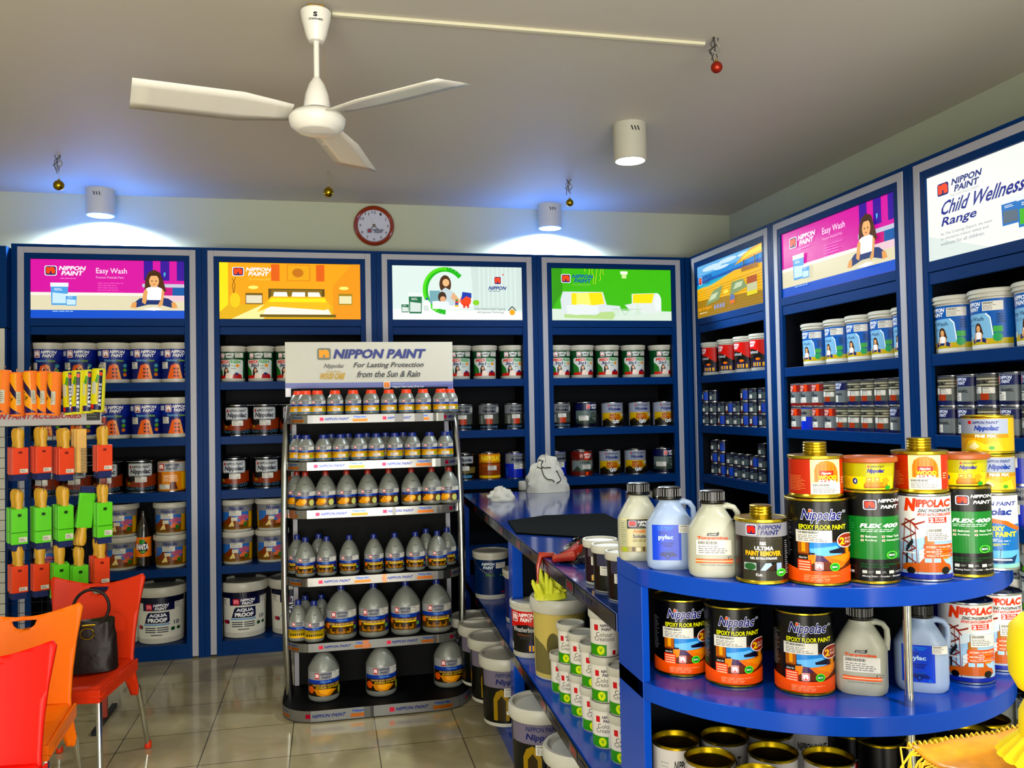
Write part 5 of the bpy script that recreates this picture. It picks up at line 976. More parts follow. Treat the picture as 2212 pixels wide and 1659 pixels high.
# ---------------------------------------------------------------- sales counter
CA = math.atan2(.082, 3.01)     # the counter is turned a little from the wall
t = thing('sales_counter', 'long blue sales counter with open shelves and mirror-edged top', 'counter', (.703, 2.03, 0), -CA)
CT, CL, CW = .975, 3.09, 1.0
def mirror_edge(parent, z0, z1, seed, y0=0., y1=CL, sgn=-1):
    A = Art(); A.rect(0, 1, 0, 1, '303438'); R = random.Random(seed)
    x = .0
    while x < 1:
        w = R.uniform(.01, .06); A.rect(x, min(1, x+w), 0, 1, R.choice(['1c2024', '383c40', '20284c', '5c5c5c', '0c0e10'])); x += w+R.uniform(0, .05)
    for k in range(7):
        x = .06+.13*k; A.logo(x, .12, .028, .76, '40141c', 'c02838', 'a8a0a8'); A.text('NIPPON PAINT', x+.034, x+.09, .3, .7, '283880', .035, .002)
    def fn(x, z, ly): return (-.0025-ly*.00004, y1+(y0-y1)*x, z0+(z1-z0)*z)
    return A.build('mirror_strip', fn, None, parent, 'mirror_print')
tp = obj('worktop', MB().box(0, CW, 0, CL, CT-.046, CT), 'bluetop', t, 0, .0015); mirror_edge(tp, CT-.045, CT-.002, 3)
ms = obj('shelf', MB().box(.004, .5, .0, CL, .433, .478), 'blue2', t, 0, .0015); mirror_edge(ms, .434, .476, 5)
obj('base', MB().box(.0, CW, 0, CL, 0, .085), 'blue2', t, 0, .002)
for y in (1.42, CL-.04): obj('upright', MB().box(.001, .045, y, y+.09, .085, CT-.046), 'blue2', t, 0, .002)
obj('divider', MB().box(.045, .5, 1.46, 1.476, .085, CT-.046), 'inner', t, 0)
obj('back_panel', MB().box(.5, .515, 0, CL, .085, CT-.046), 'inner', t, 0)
obj('outer_panel', MB().box(CW-.018, CW, 0, CL, .085, CT-.046), 'blue2', t, 0)
obj('end_panel', MB().box(.515, CW-.018, CL-.018, CL, .085, CT-.046), 'blue2', t, 0)
# ---------------------------------------------------------------- round shelf end
RC = Vector((1.18, 2.015)); RR = .505
t = thing('round_shelf_end', 'glossy blue half-round shelf unit closing the counter end, with chrome pole', 'shelf unit', (RC.x, RC.y, 0))
def disc(r=RR, n=48, x0=-.478):
    P = []
    for k in range(n+1):
        a = pi+pi*k/n; x, y = r*cos(a), r*sin(a)
        P.append((max(x, x0), y))
    return P
for z0, z1 in ((1.08, 1.12), (.82, .86), (.53, .575), (0, .08)): obj('shelf', MB().prism(disc(), z0, z1), 'blue2', t, 30, .0015)
obj('side_panel', MB().box(-.478, -.460, -.165, 0, 0, 1.0795), 'blue2', t, 0, .001)
obj('side_panel', MB().box(.455, .473, -.165, 0, 0, 1.0795), 'blue2', t, 0, .001)
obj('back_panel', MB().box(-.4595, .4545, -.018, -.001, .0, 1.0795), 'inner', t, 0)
p = onz(1965, 1524, .86)
obj('pole', MB().lathe([(.0085, .0), (.0085, 1.0795)], 20, (p.x-RC.x, p.y-RC.y)), 'chrome', t, 40)
obj('pole_collar', MB().lathe([(.0098, .8602), (.0098, .885)], 20, (p.x-RC.x, p.y-RC.y)), 'chrome', t, 40)
def at(kind, px, py, z, r, label, cat, group, turn=0., name=None):
    """front foot of the container seen at this pixel, standing at height z"""
    g = onz(px, py, z); d = Vector((g.x, g.y)); u = d.normalized(); c = d+u*r
    return put(kind, (c.x, c.y, z), -atan2(u.x, u.y)+turn, label, cat, group, name)
G = 'cans and jugs on the round shelf'
Z1 = 1.1205
at('antif', 1382, 1213, Z1, .036, 'milky antifungal solution jug with black cap, leftmost on the round top shelf', 'jug', G, .1)
at('pylac', 1449, 1232, Z1, .036, 'bluish thinner jug with blue label between the antifungal and turpentine jugs', 'jug', G, .05)
at('turp', 1542, 1249, Z1, .036, 'milky turpentine jug with orange print on the round top shelf', 'jug', G, .03)
at('remover', 1647, 1263, Z1, .054, 'dark paint remover tin with gold screw cap on the round top shelf', 'tin', G, .04)
o = at('epoxy', 1768, 1266, Z1, .064, 'black and orange epoxy floor paint tin carrying a wood stain can', 'tin', G)
def ontop(o, h, kind, label, cat, dz=.0006, turn=0, name=None):
    return put(kind, (o.location.x, o.location.y, o.location.z+h+dz), o.rotation_euler.z+turn, label, cat, G, name)
ontop(o, .178, 'woodstain', 'orange-brown wood stain can stacked on the epoxy floor paint tin', 'tin', turn=.12)
o = at('flex', 1881, 1262, Z1, .0585, 'wider-looking black and green waterproofing tin between epoxy and zinc tins', 'tin', G, 0)
ontop(o, .192, 'tub', 'yellow tub with brown lid on the waterproofing tin beside the epoxy tin', 'tub', turn=-.15, name='filler_tub')
o = at('zinc', 1994, 1256, Z1, .0575, 'white zinc primer tin with orange car picture, on the round top shelf', 'tin', G, 0)
ontop(o, .182, 'woodstain', 'orange-brown wood stain can stacked on the white zinc primer tin', 'tin', turn=-.1)
o = at('flex', 2081, 1247, Z1, .0585, 'black and green waterproofing tin beside the blue marine paint tin', 'tin', G, 0)
ontop(o, .192, 'tub', 'yellow tub with brown lid on the waterproofing tin beside the marine tin', 'tub', turn=-.15, name='filler_tub')
o = at('marine', 2143, 1232, Z1, .054, 'white and blue marine paint tin under two fine putty tins', 'tin', G, 0)
o2 = ontop(o, .17, 'finefix', 'small silver and yellow putty tin directly on the marine paint tin', 'tin', turn=0)
ontop(o2, .085, 'finefix', 'small silver and yellow putty tin at the very top of the marine stack', 'tin', turn=-.5)
Z2 = .8605
at('epoxy', 1473, 1462, Z2, .064, 'black and orange epoxy floor paint tin nearest the counter on the middle round shelf', 'tin', G)
at('epoxy', 1586, 1485, Z2, .064, 'black and orange epoxy floor paint tin, middle one of three on the middle round shelf', 'tin', G)
at('epoxy', 1739, 1503, Z2, .064, 'black and orange epoxy floor paint tin beside the lower turpentine jug', 'tin', G)
at('turp', 1862, 1503, Z2, .036, 'milky turpentine jug with orange print on the middle round shelf', 'jug', G, .03)
at('pylac', 1992, 1497, Z2, .036, 'bluish thinner jug with blue label behind the chrome pole', 'jug', G, .12)
at('zinc', 2088, 1478, Z2, .0575, 'white zinc primer tin nearer the chrome pole on the middle round shelf', 'tin', G, 0)
at('zinc', 2152, 1450, Z2, .0575, 'white zinc primer tin at the far rim of the middle round shelf', 'tin', G, 0)
MAKE['blueback'] = lambda: tin(.0575, .18, lambda A: (A.rect(-.98, .98, 0, 1, '0c28a0'), A.lines(-.5, .5, .35, .7, 8, '6c8ce0', 4, .3), A.text('Strong Bond', .0, .6, .62, .66, 'd0dcf4', .02)), '0c28a0', 'tin')
g = onz(2030, 1440, Z2); put('blueback', (g.x, g.y+.03, Z2), -.6, 'plain blue tin back standing behind the bluish thinner jug on the middle shelf', 'tin', G)
Z3 = .5755; RZ = Z3+.14
OT = [('openw', 1459, 1595, 'at the left beside the side panel'), ('openw', 1565, 1587, 'second from the side panel in the rear row'), ('openw', 1662, 1576, 'third from the side panel in the rear row'), ('openw', 1745, 1560, 'at the right end of the rear white ones'),
      ('openw', 1533, 1634, 'in front of the first two'), ('openw', 1669, 1621, 'in the middle of the middle row'), ('openw', 1790, 1632, 'beside the black one with a badge'), ('openw', 1640, 1672, 'cut by the lower picture edge'),
      ('openb', 1898, 1590, 'with the badge facing out left of the pole'), ('openb', 1836, 1572, 'half hidden behind the badge one'), ('openb', 1966, 1577, 'behind the chrome pole'), ('openb', 2060, 1612, 'just above the gold cloth'), ('openb', 2100, 1580, 'right of the pole in the middle'), ('openb', 2128, 1549, 'at the far right rim')]
for k, px, py, w in OT:
    g = onz(px, py, RZ); put(k, (g.x, g.y, Z3), -atan2(g.x, g.y)+RJ.uniform(-.3, .5), 'open %s tin with gold inside, %s' % ({'openw': 'white', 'openb': 'black'}[k], w), 'tin', 'open gold-lined tins under the round shelf')

# ---------------------------------------------------------------- things lying on the counter
t3 = CT+.0008
# black rubber mat
m = MB(); P = [onz(*q, t3) for q in ((1083, 1128), (1165, 1116), (1292, 1112), (1352, 1140), (1400, 1165), (1330, 1168), (1190, 1160), (1100, 1154))]
m.prism([(q.x+.03, q.y) for q in P][::-1], t3, t3+.006)
tag(obj('rubber_mat', m, 'mat_', smooth=0, bevel=.001), 'black rubber mat lying across the blue counter top', 'mat')
# crumpled cloth bag
def crumple(w, d, h, seed, nu=48, nv=24, top=.35, amp=.18):
    m = MB(); R = Vector((seed*3.1, seed*1.7, 0))
    def fn(u, v):
        a = 2*pi*u; prof = (1-v**2.4)**.6*(1-top*.55*min(1, v*1.6))
        x, y, z = w/2*prof*cos(a), d/2*prof*sin(a), h*v**.8
        n = noise.noise_vector(Vector((cos(a)*1.6, sin(a)*1.6, v*2.6))+R); f = noise.noise(Vector((cos(a)*5, sin(a)*5, v*5))+R)
        k = amp*min(1, v*4+.25); f2 = abs(noise.noise(Vector((cos(a)*2.6, sin(a)*2.6, v*2.2))+R*2)); f = f-f2*1.4
        return (x*(1+k*n.x*1.8)+w*.12*k*f*4*cos(a), y*(1+k*n.y*1.8), max(0, z*(1+k*n.z)+h*.05*f*min(1, v*5)))
    m.grid(fn, nu, nv, loopu=True); m.f.append(tuple(range(nu))[::-1]); m.m.append(0); return m, fn
g = onz(1188, 1064, CT); m, fn = crumple(.28, .18, .22, 2, top=.5)
t = thing('cloth_bag', 'crumpled off-white cloth bag with black piping standing on the counter', 'bag', (g.x, g.y+.06, t3))
obj('bag_body', m, 'cloth', t, 60)
m = MB()
for path in ([(.60, .9), (.62, .7), (.66, .5), (.72, .32), (.80, .2)], [(.80, .2), (.86, .3), (.86, .45), (.84, .6)], [(.55, .62), (.62, .6), (.70, .66), (.8, .66)], [(.52, .8), (.58, .86), (.66, .88)]):
    q = []
    for (a, b), (c, d) in zip(path, path[1:]):
        for k in range(5): q.append(Vector(fn(a+(c-a)*k/5, b+(d-b)*k/5)))
    m.tube([v*1.01+Vector((0, -.004, .001)) for v in q], .0028, 6)
obj('piping', m, 'black', t)
g = onz(1136, 1060, CT); m, fn = crumple(.09, .09, .05, 5, 30, 14, top=.9, amp=.1)
tag(obj('wrapped_roll', MB().lathe([(.036, 0), (.038, .004), (.038, .05), (.034, .056), (.012, .056), (.012, .052), (0, .052)], 28), 'cloth', loc=(g.x, g.y+.04, t3)), 'small off-white roll of tape half behind the cloth bag', 'roll')
g = onz(1086, 1084, CT); m, fn = crumple(.15, .10, .078, 9, 40, 18, top=.3, amp=.22)
tag(obj('crumpled_rag', m, 'cloth', smooth=60, loc=(g.x, g.y+.045, t3)), 'small crumpled white rag on the blue counter left of the cloth bag', 'rag')
# red and black crinkled plastic
t = None
g = onz(1250, 1218, CT); m, fn = crumple(.16, .11, .075, 14, 40, 18, top=.5, amp=.35); t = thing('crinkled_plastic', 'crinkled red and black plastic wrap trailing over the counter edge', 'plastic wrap', (g.x+.02, g.y+.05, t3))
obj('dark_bundle', m, 'blackfoil', t, 40)
a = Vector((g.x+.02, g.y+.05, t3)); e = onz(1172, 1203, CT)
q = [(0, 0, .04), (-.04, -.04, .03), (-.09, -.02, .014), ((e.x-a.x)*.7, (e.y-a.y)*.7, .010), (e.x-a.x-.006, e.y-a.y, .006), (e.x-a.x-.02, e.y-a.y-.01, -.03), (e.x-a.x-.022, e.y-a.y-.01, -.09)]
obj('red_tail', MB().tube(q, [.03, .022, .014, .010, .012, .007, .003], 9), 'redfoil', t, 40)
m, fn = crumple(.08, .06, .06, 21, 30, 14, top=.5, amp=.3); m.v = [(x+.03, y-.035, z+.012) for x, y, z in m.v]; obj('red_bundle', m, 'redfoil', t, 40)
# jars on the counter
for k, px, py, w in (('jarp', 1298, 1266, 'purple-labelled white-lidded jar, farthest of the three on the counter'), ('jarb', 1318, 1282, 'dark-labelled jar with two price stickers, middle of the three on the counter'), ('jarb', 1350, 1302, 'dark-labelled jar, nearest of the three, half hidden by the round shelf')):
    at(k, px, py, t3, .05, w, 'jar', 'white-lidded jars on the counter', .5, 'paint_jar')

# ---------------------------------------------------------------- inside the counter
ZB, ZM = .0855, .4785
def inn(kind, px, py, z, r, label, cat, group, turn=.9, name=None): return at(kind, px, py, z, r, label, cat, group, turn, name)
g2 = 'pails stored in the counter'
inn('dkblue', 1062, 1296, ZM, .09, 'dark blue pail with looped handle in the rear counter bay', 'pail', g2, .3)
for px, py, w in ((1022, 1463, 'farthest of the four'), (1043, 1485, 'second farthest of the four'), (1067, 1522, 'second nearest of the four'), (1096, 1572, 'nearest of the four')):
    inn('arch', px, py, ZB, .105, 'dark pail with golden arch label at floor level, %s' % w, 'pail', g2, .2)
inn('red', 1150, 1424, ZM, .085, 'black and red evening house pail in the front counter bay', 'pail', g2, -.35)
o = inn('creamp', 1212, 1474, ZM, .1, 'large cream and olive pail in the front counter bay', 'pail', g2, .1)
inn('arch', 1172, 1712, ZB, .105, 'dark arch-labelled pail at floor level below the red pail', 'pail', g2, .1)
inn('arch', 1258, 1840, ZB, .105, 'dark arch-labelled pail at floor level, nearest and mostly below the picture', 'pail', g2, .3)
inn('exterior', 1135, 1352, ZM, .1, 'blue pail in shadow behind the red evening house pail', 'pail', g2)
g3 = 'white colour sample pails'
for px, py, n, w in ((1218, 1500, 1, 'single one beside the cream pail'), (1236, 1523, 2, 'second stack from the cream pail'), (1262, 1552, 2, 'third stack with the turned label'), (1288, 1584, 2, 'fourth stack'), (1312, 1620, 3, 'tallest stack'), (1352, 1655, 2, 'stack against the round shelf panel')):
    for j in range(n):
        wj = w if n == 1 else '%s, %s' % (w, {2: ('bottom', 'top'), 3: ('bottom', 'middle', 'top')}[n][j])
        o2 = inn('creations', px, py, ZM, .046, 'white sample pail with green corner: '+wj, 'pail', g3, .12*(px % 5-2)); o2.location.z = ZM+.1355*j
# rubber gloves hanging over the edge
g = onx(1190, 1250, .70); t = thing('rubber_glove', 'pale yellow rubber gloves draped over the cream pail under the counter edge', 'gloves', (o.location.x-.05, o.location.y-.05, ZM+.301))
m = MB(); R = random.Random(4)
for k in range(9):
    x = -.07+.017*k; y = R.uniform(-.02, .02); zt = R.uniform(.07, .14)
    m.tube([(x*.6, y, .004), (x*.8, y-.01, zt*.5), (x, y-.015, zt*.85), (x+R.uniform(-.006, .006), y-.012, zt)], [.010, .011, .008, .004], 8)
obj('glove_fingers', m, 'glove', t, 60)
m2, fn = crumple(.13, .08, .06, 31, 34, 14, top=.4, amp=.3); obj('glove_palm', m2, 'glove', t, 60)
# ---------------------------------------------------------------- accessories rack at the left
RY = 4.5; xr = -1.088
t = thing('wire_rack', 'black wire grid rack with red side post holding rollers and brushes', 'rack', (xr, RY, 0))
m = MB()
for i in range(17): m.tube([(-.03-.05*i, 0, .25), (-.03-.05*i, 0, 1.62)], .0016, 5)
for i in range(28): m.tube([(0, -.003, .25+.05*i), (-.86, -.003, .25+.05*i)], .0016, 5)
obj('wire_grid', m, 'wire', t)
obj('post', MB().box(-.012, .012, -.012, .012, .0, 1.49), mat('red_brown_post', '8c2408', .4), t, 0, .002)
obj('post', MB().box(-.872, -.85, -.012, .012, .0, 1.62), 'wire', t, 0, .002)
obj('foot', MB().box(-.012, .012, -.2, .2, .0, .02), 'wire', t, 0, .002)
obj('foot', MB().box(-.872, -.85, -.2, .2, .0, .02), 'wire', t, 0, .002)
m = MB()
for i in range(17): m.tube([(-.02-.052*i, 0, 1.67), (-.02-.052*i, -.1, 1.672), (-.02-.052*i, -.11, 1.69)], .0018, 5)
m.tube([(0, 0, 1.67), (-.86, 0, 1.67)], .004, 6); m.tube([(-.012, 0, 1.49), (-.012, 0, 1.67)], .004, 6); m.tube([(-.86, 0, 1.6), (-.86, 0, 1.67)], .004, 6)
obj('hooks', m, 'chrome', t)
sg = obj('sign_strip', MB().box(-.86, .005, -.062, -.052, 1.455, 1.515), 'white', t, 0, .001)
obj('tray', MB().box(-.86, .005, -.052, .0, 1.452, 1.458), 'white', t, 0, .001)
A = Art(); A.rect(0, 1, 0, 1, 'b8b8b8'); A.text('NIPPON PAINT ACCESSORIES', .37, .9, .5, .95, 'b01824', .035, .01); A.rect(.925, .995, .3, 1.2, '181a1c'); A.lines(.93, .99, .5, 1.1, 3, '70786c')
A.build('sign_print', flat(.865, .06, -.86, 1.455, -.0625), None, sg, 'matte_print')
def roller(kind):
    t = empty('roller_sleeve'); r, h = .031, .21
    obj('sleeve', MB().lathe([(.012, -h), (r*.9, -h), (r, -h+.006), (r, -.008), (r*.9, -.001), (.012, 0), (.012, -.01), (0, -.01)], 24), mat('orange_fleece', 'f07818', .8, bump=.4, scale=200) if kind == 'o' else mat('yellow_fleece', 'd8d018', .8, bump=.4, scale=200), t, 50)
    A = Art()
    if kind == 'o':
        A.rect(-.9, .3, .0, 1, 'e89c08'); A.poly([(-.9, .62), (-.9, .86), (.4, .5), (.4, .32)], '28104c'); A.poly([(-.9, 0), (-.9, .2), (.8, .0)], '241464'); A.text('9"', -.6, -.2, .3, .4, '201408', .04); A.lines(-.75, -.6, .3, .7, 5, '302008'); A.rect(.25, .75, .22, .55, 'c4c0a8'); A.lines(.3, .7, .26, .5, 5, '888070')
    else:
        A.rect(-.9, .4, .0, 1, 'd8d010'); A.poly([(-.2, .7), (.1, .9), (.5, .84), (.3, .66)], '48a020'); A.rect(.35, .75, .0, 1, '101c50'); A.rect(.4, .7, .86, .95, 'e05010'); A.rect(-.6, .0, .4, .7, 'c8c8b8'); A.rect(-.9, .4, .0, .14, '141c60'); A.logo(-.7, .02, .5, .12, '601020', 'e03828', 'e03828'); A.line([(.2, .2), (.3, .8)], .08, 'b06010')
        for k, ch in enumerate('NIPPON'): A.text(ch, .42, .68, .1+.1*k, .17+.1*k, 'e0e4f0', .04)
    wrapart(A, t, r+.0008, r+.0008, -h+.01, -.008, [])
    obj('hang_loop', MB().tube([(0, 0, -.005), (0, -.004, .012), (0, .004, .02), (0, .008, .012)], .0016, 5), 'chrome', t)
    return t
ORF=1
MAKE['rollo'] = lambda: roller('o'); MAKE['rolly'] = lambda: roller('y')
for i, (k, px, py) in enumerate((('rollo', -20, 800), ('rollo', 9, 799), ('rollo', 37, 804), ('rollo', 65, 801), ('rollo', 93, 802), ('rollo', 119, 803), ('rolly', 150, 802), ('rolly', 170, 800), ('rolly', 191, 799), ('rolly', 214, 796))):
    p = ony(px, py, RY-.09-.012*(i % 2))
    o = put(k, (p.x, p.y, p.z), RJ.uniform(-.4, .1), '%s paint roller sleeve, %s from the left on the rack top' % ({'rollo': 'orange and yellow', 'rolly': 'bright yellow and navy'}[k], ORD[i]), 'paint roller', 'packaged roller sleeves on the rack', 'roller_sleeve')
    o.rotation_euler.y = RJ.uniform(-.05, .07)
def brush(col):
    t = empty('paint_brush'); m = MB()
    pr = [(.0, .009), (-.006, .015), (-.02, .019), (-.045, .018), (-.07, .014), (-.09, .017), (-.105, .022), (-.12, .024)]
    def fn(u, v, pr=pr):
        k = v*(len(pr)-1); i = min(int(k), len(pr)-2); f = k-i; z = pr[i][0]+(pr[i+1][0]-pr[i][0])*f; w = pr[i][1]+(pr[i+1][1]-pr[i][1])*f; a = 2*pi*u; return (w*cos(a), .0095*sin(a), z)
    m.grid(fn, 14, 13, loopu=True); n = 14; m.f.append(tuple(range(n))[::-1]); m.m.append(0); obj('handle', m, 'handle', t, 60)
    c = {'r': 'd83c10', 'g': '58c418'}[col]; z0, z1 = {'r': (-.215, -.09), 'g': (-.25, -.085)}[col]
    obj('card_sleeve', MB().box(-.034, .034, -.0095, .0095, z0, z1), mat('card_'+col, c, .35, spec=.25, coat=.1), t, 0, .002)
    obj('bristles', MB().box(-.03, .03, -.007, .007, z0-.03, z0), 'bristle', t, 0, .002)
    A = Art()
    if col == 'g': A.rect(.0, 1, .32, .35, '3c9810')
    A.rect(.45, .95, .06, .2, 'd8d4c4'); A.lines(.5, .9, .08, .17, 2, '807c70'); A.rect(.38, .6, .78, .86, {'r': '802008', 'g': '1c4c10'}[col])
    A.build('sleeve_print', flat(.068, z1-z0, -.034, z0, -.0097), None, t, 'print')
    return t
MAKE['br'] = lambda: brush('r'); MAKE['bg'] = lambda: brush('g')
BW = {'br': 'red-sleeved', 'bg': 'green-sleeved'}; TU = .52
for row, lst in enumerate(([('br', 43, 926, 5), ('br', 93, 924, 5), ('br', 142, 926, 5), ('br', 226, 921, 4)], [('bg', 42, 1060, 5), ('bg', 93, 1057, 5), ('bg', 141, 1053, 5), ('bg', 226, 1047, 4)], [('br', 43, 1181, 4), ('br', 89, 1176, 3), ('bg', 131, 1178, 3), ('bg', 172, 1184, 3), ('br', 219, 1162, 4)])):
    for ci, (k, px, py, n) in enumerate(lst):
        p = ony(px, py, RY-.15)
        m = MB().tube([(-.075, .145, -.02), (-.008, .016, -.02), (0, .0, -.006), (.003, -.006, .008)], .0018, 5); tag(obj('peg_hook', m, 'chrome', loc=(p.x+.004, p.y-.01, p.z-.002)), 'wire peg hook carrying the %s brush bunch of the %s row' % (ORD[ci], ('upper', 'middle', 'lower')[row]), 'hook', 'peg hooks')
        for j in range(n):
            q = n-1-j
            o = put(k, (p.x-.0118*q+RJ.uniform(-.002, .002), p.y+.0205*q, p.z+RJ.uniform(-.004, .004)), TU+RJ.uniform(-.05, .05), '%s paint brush, %s bunch of the %s row, %s from the front' % (BW[k], ORD[ci], ('upper', 'middle', 'lower')[row], ORD[q]), 'paint brush', 'paint brushes hanging on the rack', 'paint_brush')
# brushes hanging handle-down, and wire brushes
for j in range(3):
    p = ony(176-7*j, 1056, RY-.13+.022*j); o = put('bg', (p.x, p.y, p.z-.27), .1, 'green-sleeved paint brush hanging handle down, %s of three' % ('front', 'middle', 'rear')[j], 'paint brush', 'paint brushes hanging on the rack', 'paint_brush'); o.rotation_euler = (pi, .10+.08*j, TU)
for j in range(3):
    p = ony(176-6*j, 926, RY-.13+.022*j); t = thing('wire_brush', 'yellow wooden wire brush with brass bristles, %s of three on the rack' % ('front', 'middle', 'rear')[j], 'wire brush', (p.x, p.y, p.z), .3, 'wire brushes')
    obj('block', MB().box(-.022, .022, -.006, .006, -.21, 0), 'handle', t, 0, .003); m = MB()
    for a in range(16): m.box(-.004, .024, -.0085, -.006, -.205+.0072*a, -.202+.0072*a)
    obj('brass_bristles', m, 'dark', t, 0)
# ---------------------------------------------------------------- chairs
def chair(label, loc, rz, m_, slot=True):
    t = thing('plastic_chair', label, 'chair', loc, rz, 'plastic shell chairs with metal legs')
    W2 = .195; bm = bmesh.new()
    out = [(-W2-.006, .775), (-W2+.006, .79)]
    out += [(-W2+.04+(2*W2-.08)*i/10, .778-.030*sin(pi*i/10)) for i in range(11)]
    out += [(W2-.006, .79), (W2+.006, .775), (W2-.012, .66), (W2-.022, .55), (W2-.024, .46), (W2-.018, .38), (W2-.010, .30), (W2-.016, .27), (W2-.045, .27), (W2-.07, .36), (W2-.09, .42)]
    out += [(-x, z) for x, z in [(W2-.09, .42), (W2-.07, .36), (W2-.045, .27), (W2-.016, .27), (W2-.010, .30), (W2-.018, .38), (W2-.024, .46), (W2-.022, .55), (W2-.012, .66)]]
    hole = [(-.042, .735), (.042, .735), (.036, .718), (.02, .706), (0, .703), (-.02, .706), (-.036, .718)]
    from mathutils.geometry import tessellate_polygon
    loops = [[Vector((x, z, 0)) for x, z in out]]+([[Vector((x, z, 0)) for x, z in hole]] if slot else [])
    pts = sum(loops, []); tris = tessellate_polygon(loops); vs = [bm.verts.new(p) for p in pts]
    for f in tris:
        try: bm.faces.new([vs[i] for i in f])
        except ValueError: pass
    for i in range(-9, 10): bmesh.ops.bisect_plane(bm, geom=bm.verts[:]+bm.edges[:]+bm.faces[:], plane_co=(i*.02, 0, 0), plane_no=(1, 0, 0))
    for i in range(14): bmesh.ops.bisect_plane(bm, geom=bm.verts[:]+bm.edges[:]+bm.faces[:], plane_co=(0, .3+i*.035, 0), plane_no=(0, 1, 0))
    bmesh.ops.recalc_face_normals(bm, faces=bm.faces)
    for v in bm.verts:
        x, z = v.co.x, v.co.y; lean = max(0, z-.42)*.22+max(0, .42-z)*.25; v.co = Vector((x, .20+lean-.7*x*x, z))
    me = bpy.data.meshes.new('backrest'); bm.to_mesh(me); bm.free(); me.materials.append(M[m_])
    for p in me.polygons: p.use_smooth = True
    o = bpy.data.objects.new('backrest', me); COL.objects.link(o); o.parent = t; s = o.modifiers.new('s', 'SOLIDIFY'); s.thickness = .012; s.offset = 0
    m = MB()
    def fn(u, v):
        x = (u-.5)*(.37+.03*(1-v)); y = -.235+.43*v; z = .44-.018*cos(pi*(u-.5))*sin(pi*v)+.0*v; e = max(abs(u-.5)*2, (.5-v)*2)
        return (x, y, z-(.03 if e > .97 else (.008 if e > .86 else 0)))
    m.grid(fn, 15, 15); s = obj('seat', m, m_, t, 60); md = s.modifiers.new('s', 'SOLIDIFY'); md.thickness = .008
    obj('seat_apron', MB().box(-.19, .19, -.232, -.222, .385, .435).box(-.19, -.18, -.225, .19, .385, .435).box(.18, .19, -.225, .19, .385, .435), m_, t, 0, .003)
    for sx_, sy_, x, y, zt in ((-1, -1, .178, -.21, .39), (1, -1, .178, -.21, .39), (-1, 1, .17, .24, .30), (1, 1, .17, .24, .30)):
        ex = sx_*(x+.02); ey = y+sy_*.04 if sy_ < 0 else y+.07
        l = obj('leg', MB().tube([(sx_*x, y, zt), (ex, ey, .012)], .0115, 12), 'chrome', t, 50)
        obj('foot_cap', MB().lathe([(.010, 0), (.0145, .003), (.0145, .03), (.012, .034)], 16, (ex, ey)), m_, l)
    return t
chair('red plastic chair carrying the handbag, farthest of the row', (-1.035, 3.80, 0), radians(-7), 'redp')
chair('orange plastic chair in the middle of the row', (-1.10, 3.22, 0), radians(4), 'orangep')
chair('scarlet plastic chair nearest the viewer at the lower left corner', (-1.03, 2.66, 0), radians(4), 'red2')
# handbag on the far chair
q = ony(196, 1470, 3.86); t = thing('handbag', 'dark brown leather handbag with ring handle standing on the red chair', 'bag', (-.975, 3.84, .437), .05)
m = MB()
def fb(u, v):
    a = 2*pi*u; w = .098*(1-.12*v)*(1+.02*sin(6*a+v*3)); d = .055*(1-.55*v); c, s_ = cos(a), sin(a)
    k = noise.noise(Vector((c*3, s_*3, v*4)))*.006
    return ((w+k)*math.copysign(abs(c)**.7, c), (d+k)*math.copysign(abs(s_)**.7, s_), .205*v+.008*sin(2*a)*v)
m.grid(fb, 40, 16, loopu=True); n = 40; m.f += [tuple(range(n))[::-1], tuple(15*n+k for k in range(n))]; m.m += [0, 0]
obj('bag_body', m, 'leather', t, 60)
obj('handle', MB().tube([(.068*cos(a), -.02, .205+.075*sin(a)+.055) for a in [radians(-65+i*310/24-0) for i in range(25)]], .0065, 8), 'leather', t, 60)
obj('clasp', MB().box(-.03, .02, -.044, -.036, .188, .196), 'gold', t, 0, .001)
obj('drop_ring', MB().tube([(-.01+.026*cos(a), -.049, .160+.022*sin(a)) for a in [2*pi*i/20 for i in range(20)]], .0028, 6, loop=True), 'gold', t)
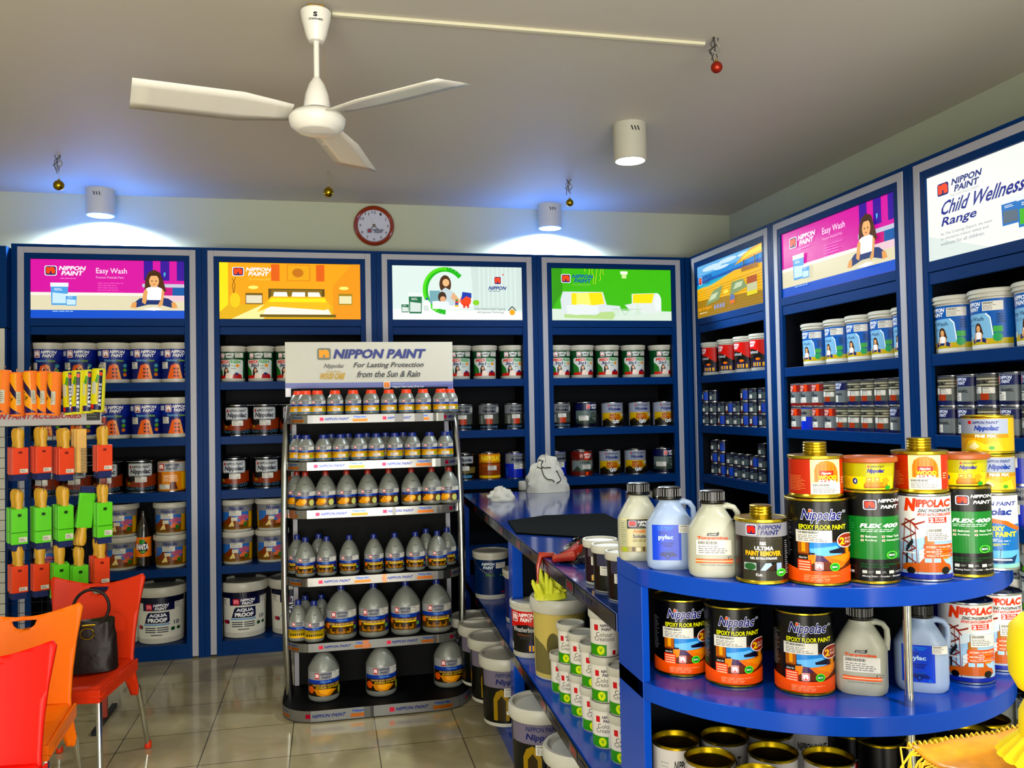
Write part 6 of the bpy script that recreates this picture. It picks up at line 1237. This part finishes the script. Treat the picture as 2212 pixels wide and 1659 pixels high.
# ---------------------------------------------------------------- shrine box with gold cloth and yellow figure, near right
zt = 1.045; A0 = onz(2012, 1648, zt); A1 = onz(2190, 1628, zt)
c0 = Vector((A0.x, A0.y, zt)); ux = Vector((A1.x-A0.x, A1.y-A0.y, 0)).normalized(); rz = atan2(ux.y, ux.x)
t = thing('white_stand', 'white box stand under the fringed gold cloth', 'stand', (c0.x+.02, c0.y-.02, 0), rz)
obj('stand_body', MB().box(.0, .42, -.3, .0, .0, zt-.008), 'white', t, 0, .004)
t = thing('gold_cloth', 'gold and orange satin cloth with yellow fringe draped on the white stand', 'cloth', (c0.x, c0.y, 0), rz)
def fc(u, v):
    x = -.012+.46*u; y = .02-.36*v; h = noise.noise(Vector((u*5, v*5, 2)))*.012+noise.noise(Vector((u*14, v*14, 5)))*.004
    return (x, y, zt+.012+h+.020*u)
m = MB(); m.grid(fc, 50, 40); o = obj('satin', m, 'satin', t, 60); md = o.modifiers.new('s', 'SOLIDIFY'); md.thickness = .003
m = MB(); R = random.Random(8)
for k in range(70):
    v = k/70; a = Vector(fc(0, v)); d = .03+R.uniform(0, .03)
    m.tube([a, a+Vector((-.010, R.uniform(-.01, .01), -.002)), a+Vector((-.018-R.uniform(0, .008), -.008, -d*.5)), a+Vector((-.016, -.012+R.uniform(-.01, .01), -d))], .0014, 4)
for k in range(60):
    a = Vector(fc(k/60, 0)); m.tube([a, a+Vector((0, .006, .004)), a+Vector((R.uniform(-.004, .004), .012, -.006))], .0016, 4)
obj('fringe', m, 'glove' if False else mat('yellow_fringe', 'f0c018', .6), t)
# yellow rounded figure on the cloth
q = onz(2292, 1648, zt+.03); t = thing('yellow_figure', 'bright yellow rounded figure with ruffled collar cut by the right edge', 'figurine', (q.x, q.y, zt+.03))
obj('head', MB().lathe([(.0, .074), (.025, .075), (.042, .084), (.05, .10), (.051, .13), (.048, .155), (.036, .168), (.02, .173), (0, .174)], 40), 'yellow', t, 60)
obj('neck', MB().lathe([(.0, .0), (.036, .005), (.042, .03), (.041, .055), (.034, .07), (.024, .077), (0, .077)], 40), 'yellow', t, 60)
m = MB()
def fr(u, v):
    a = 2*pi*u; r = .038+.024*v+.005*v*sin(22*a); return (r*cos(a), r*sin(a), .034-.03*v+.003*sin(22*a+1)*v)
m.grid(fr, 176, 8, loopu=True); obj('ruffle', m, 'yellow', t, 60)
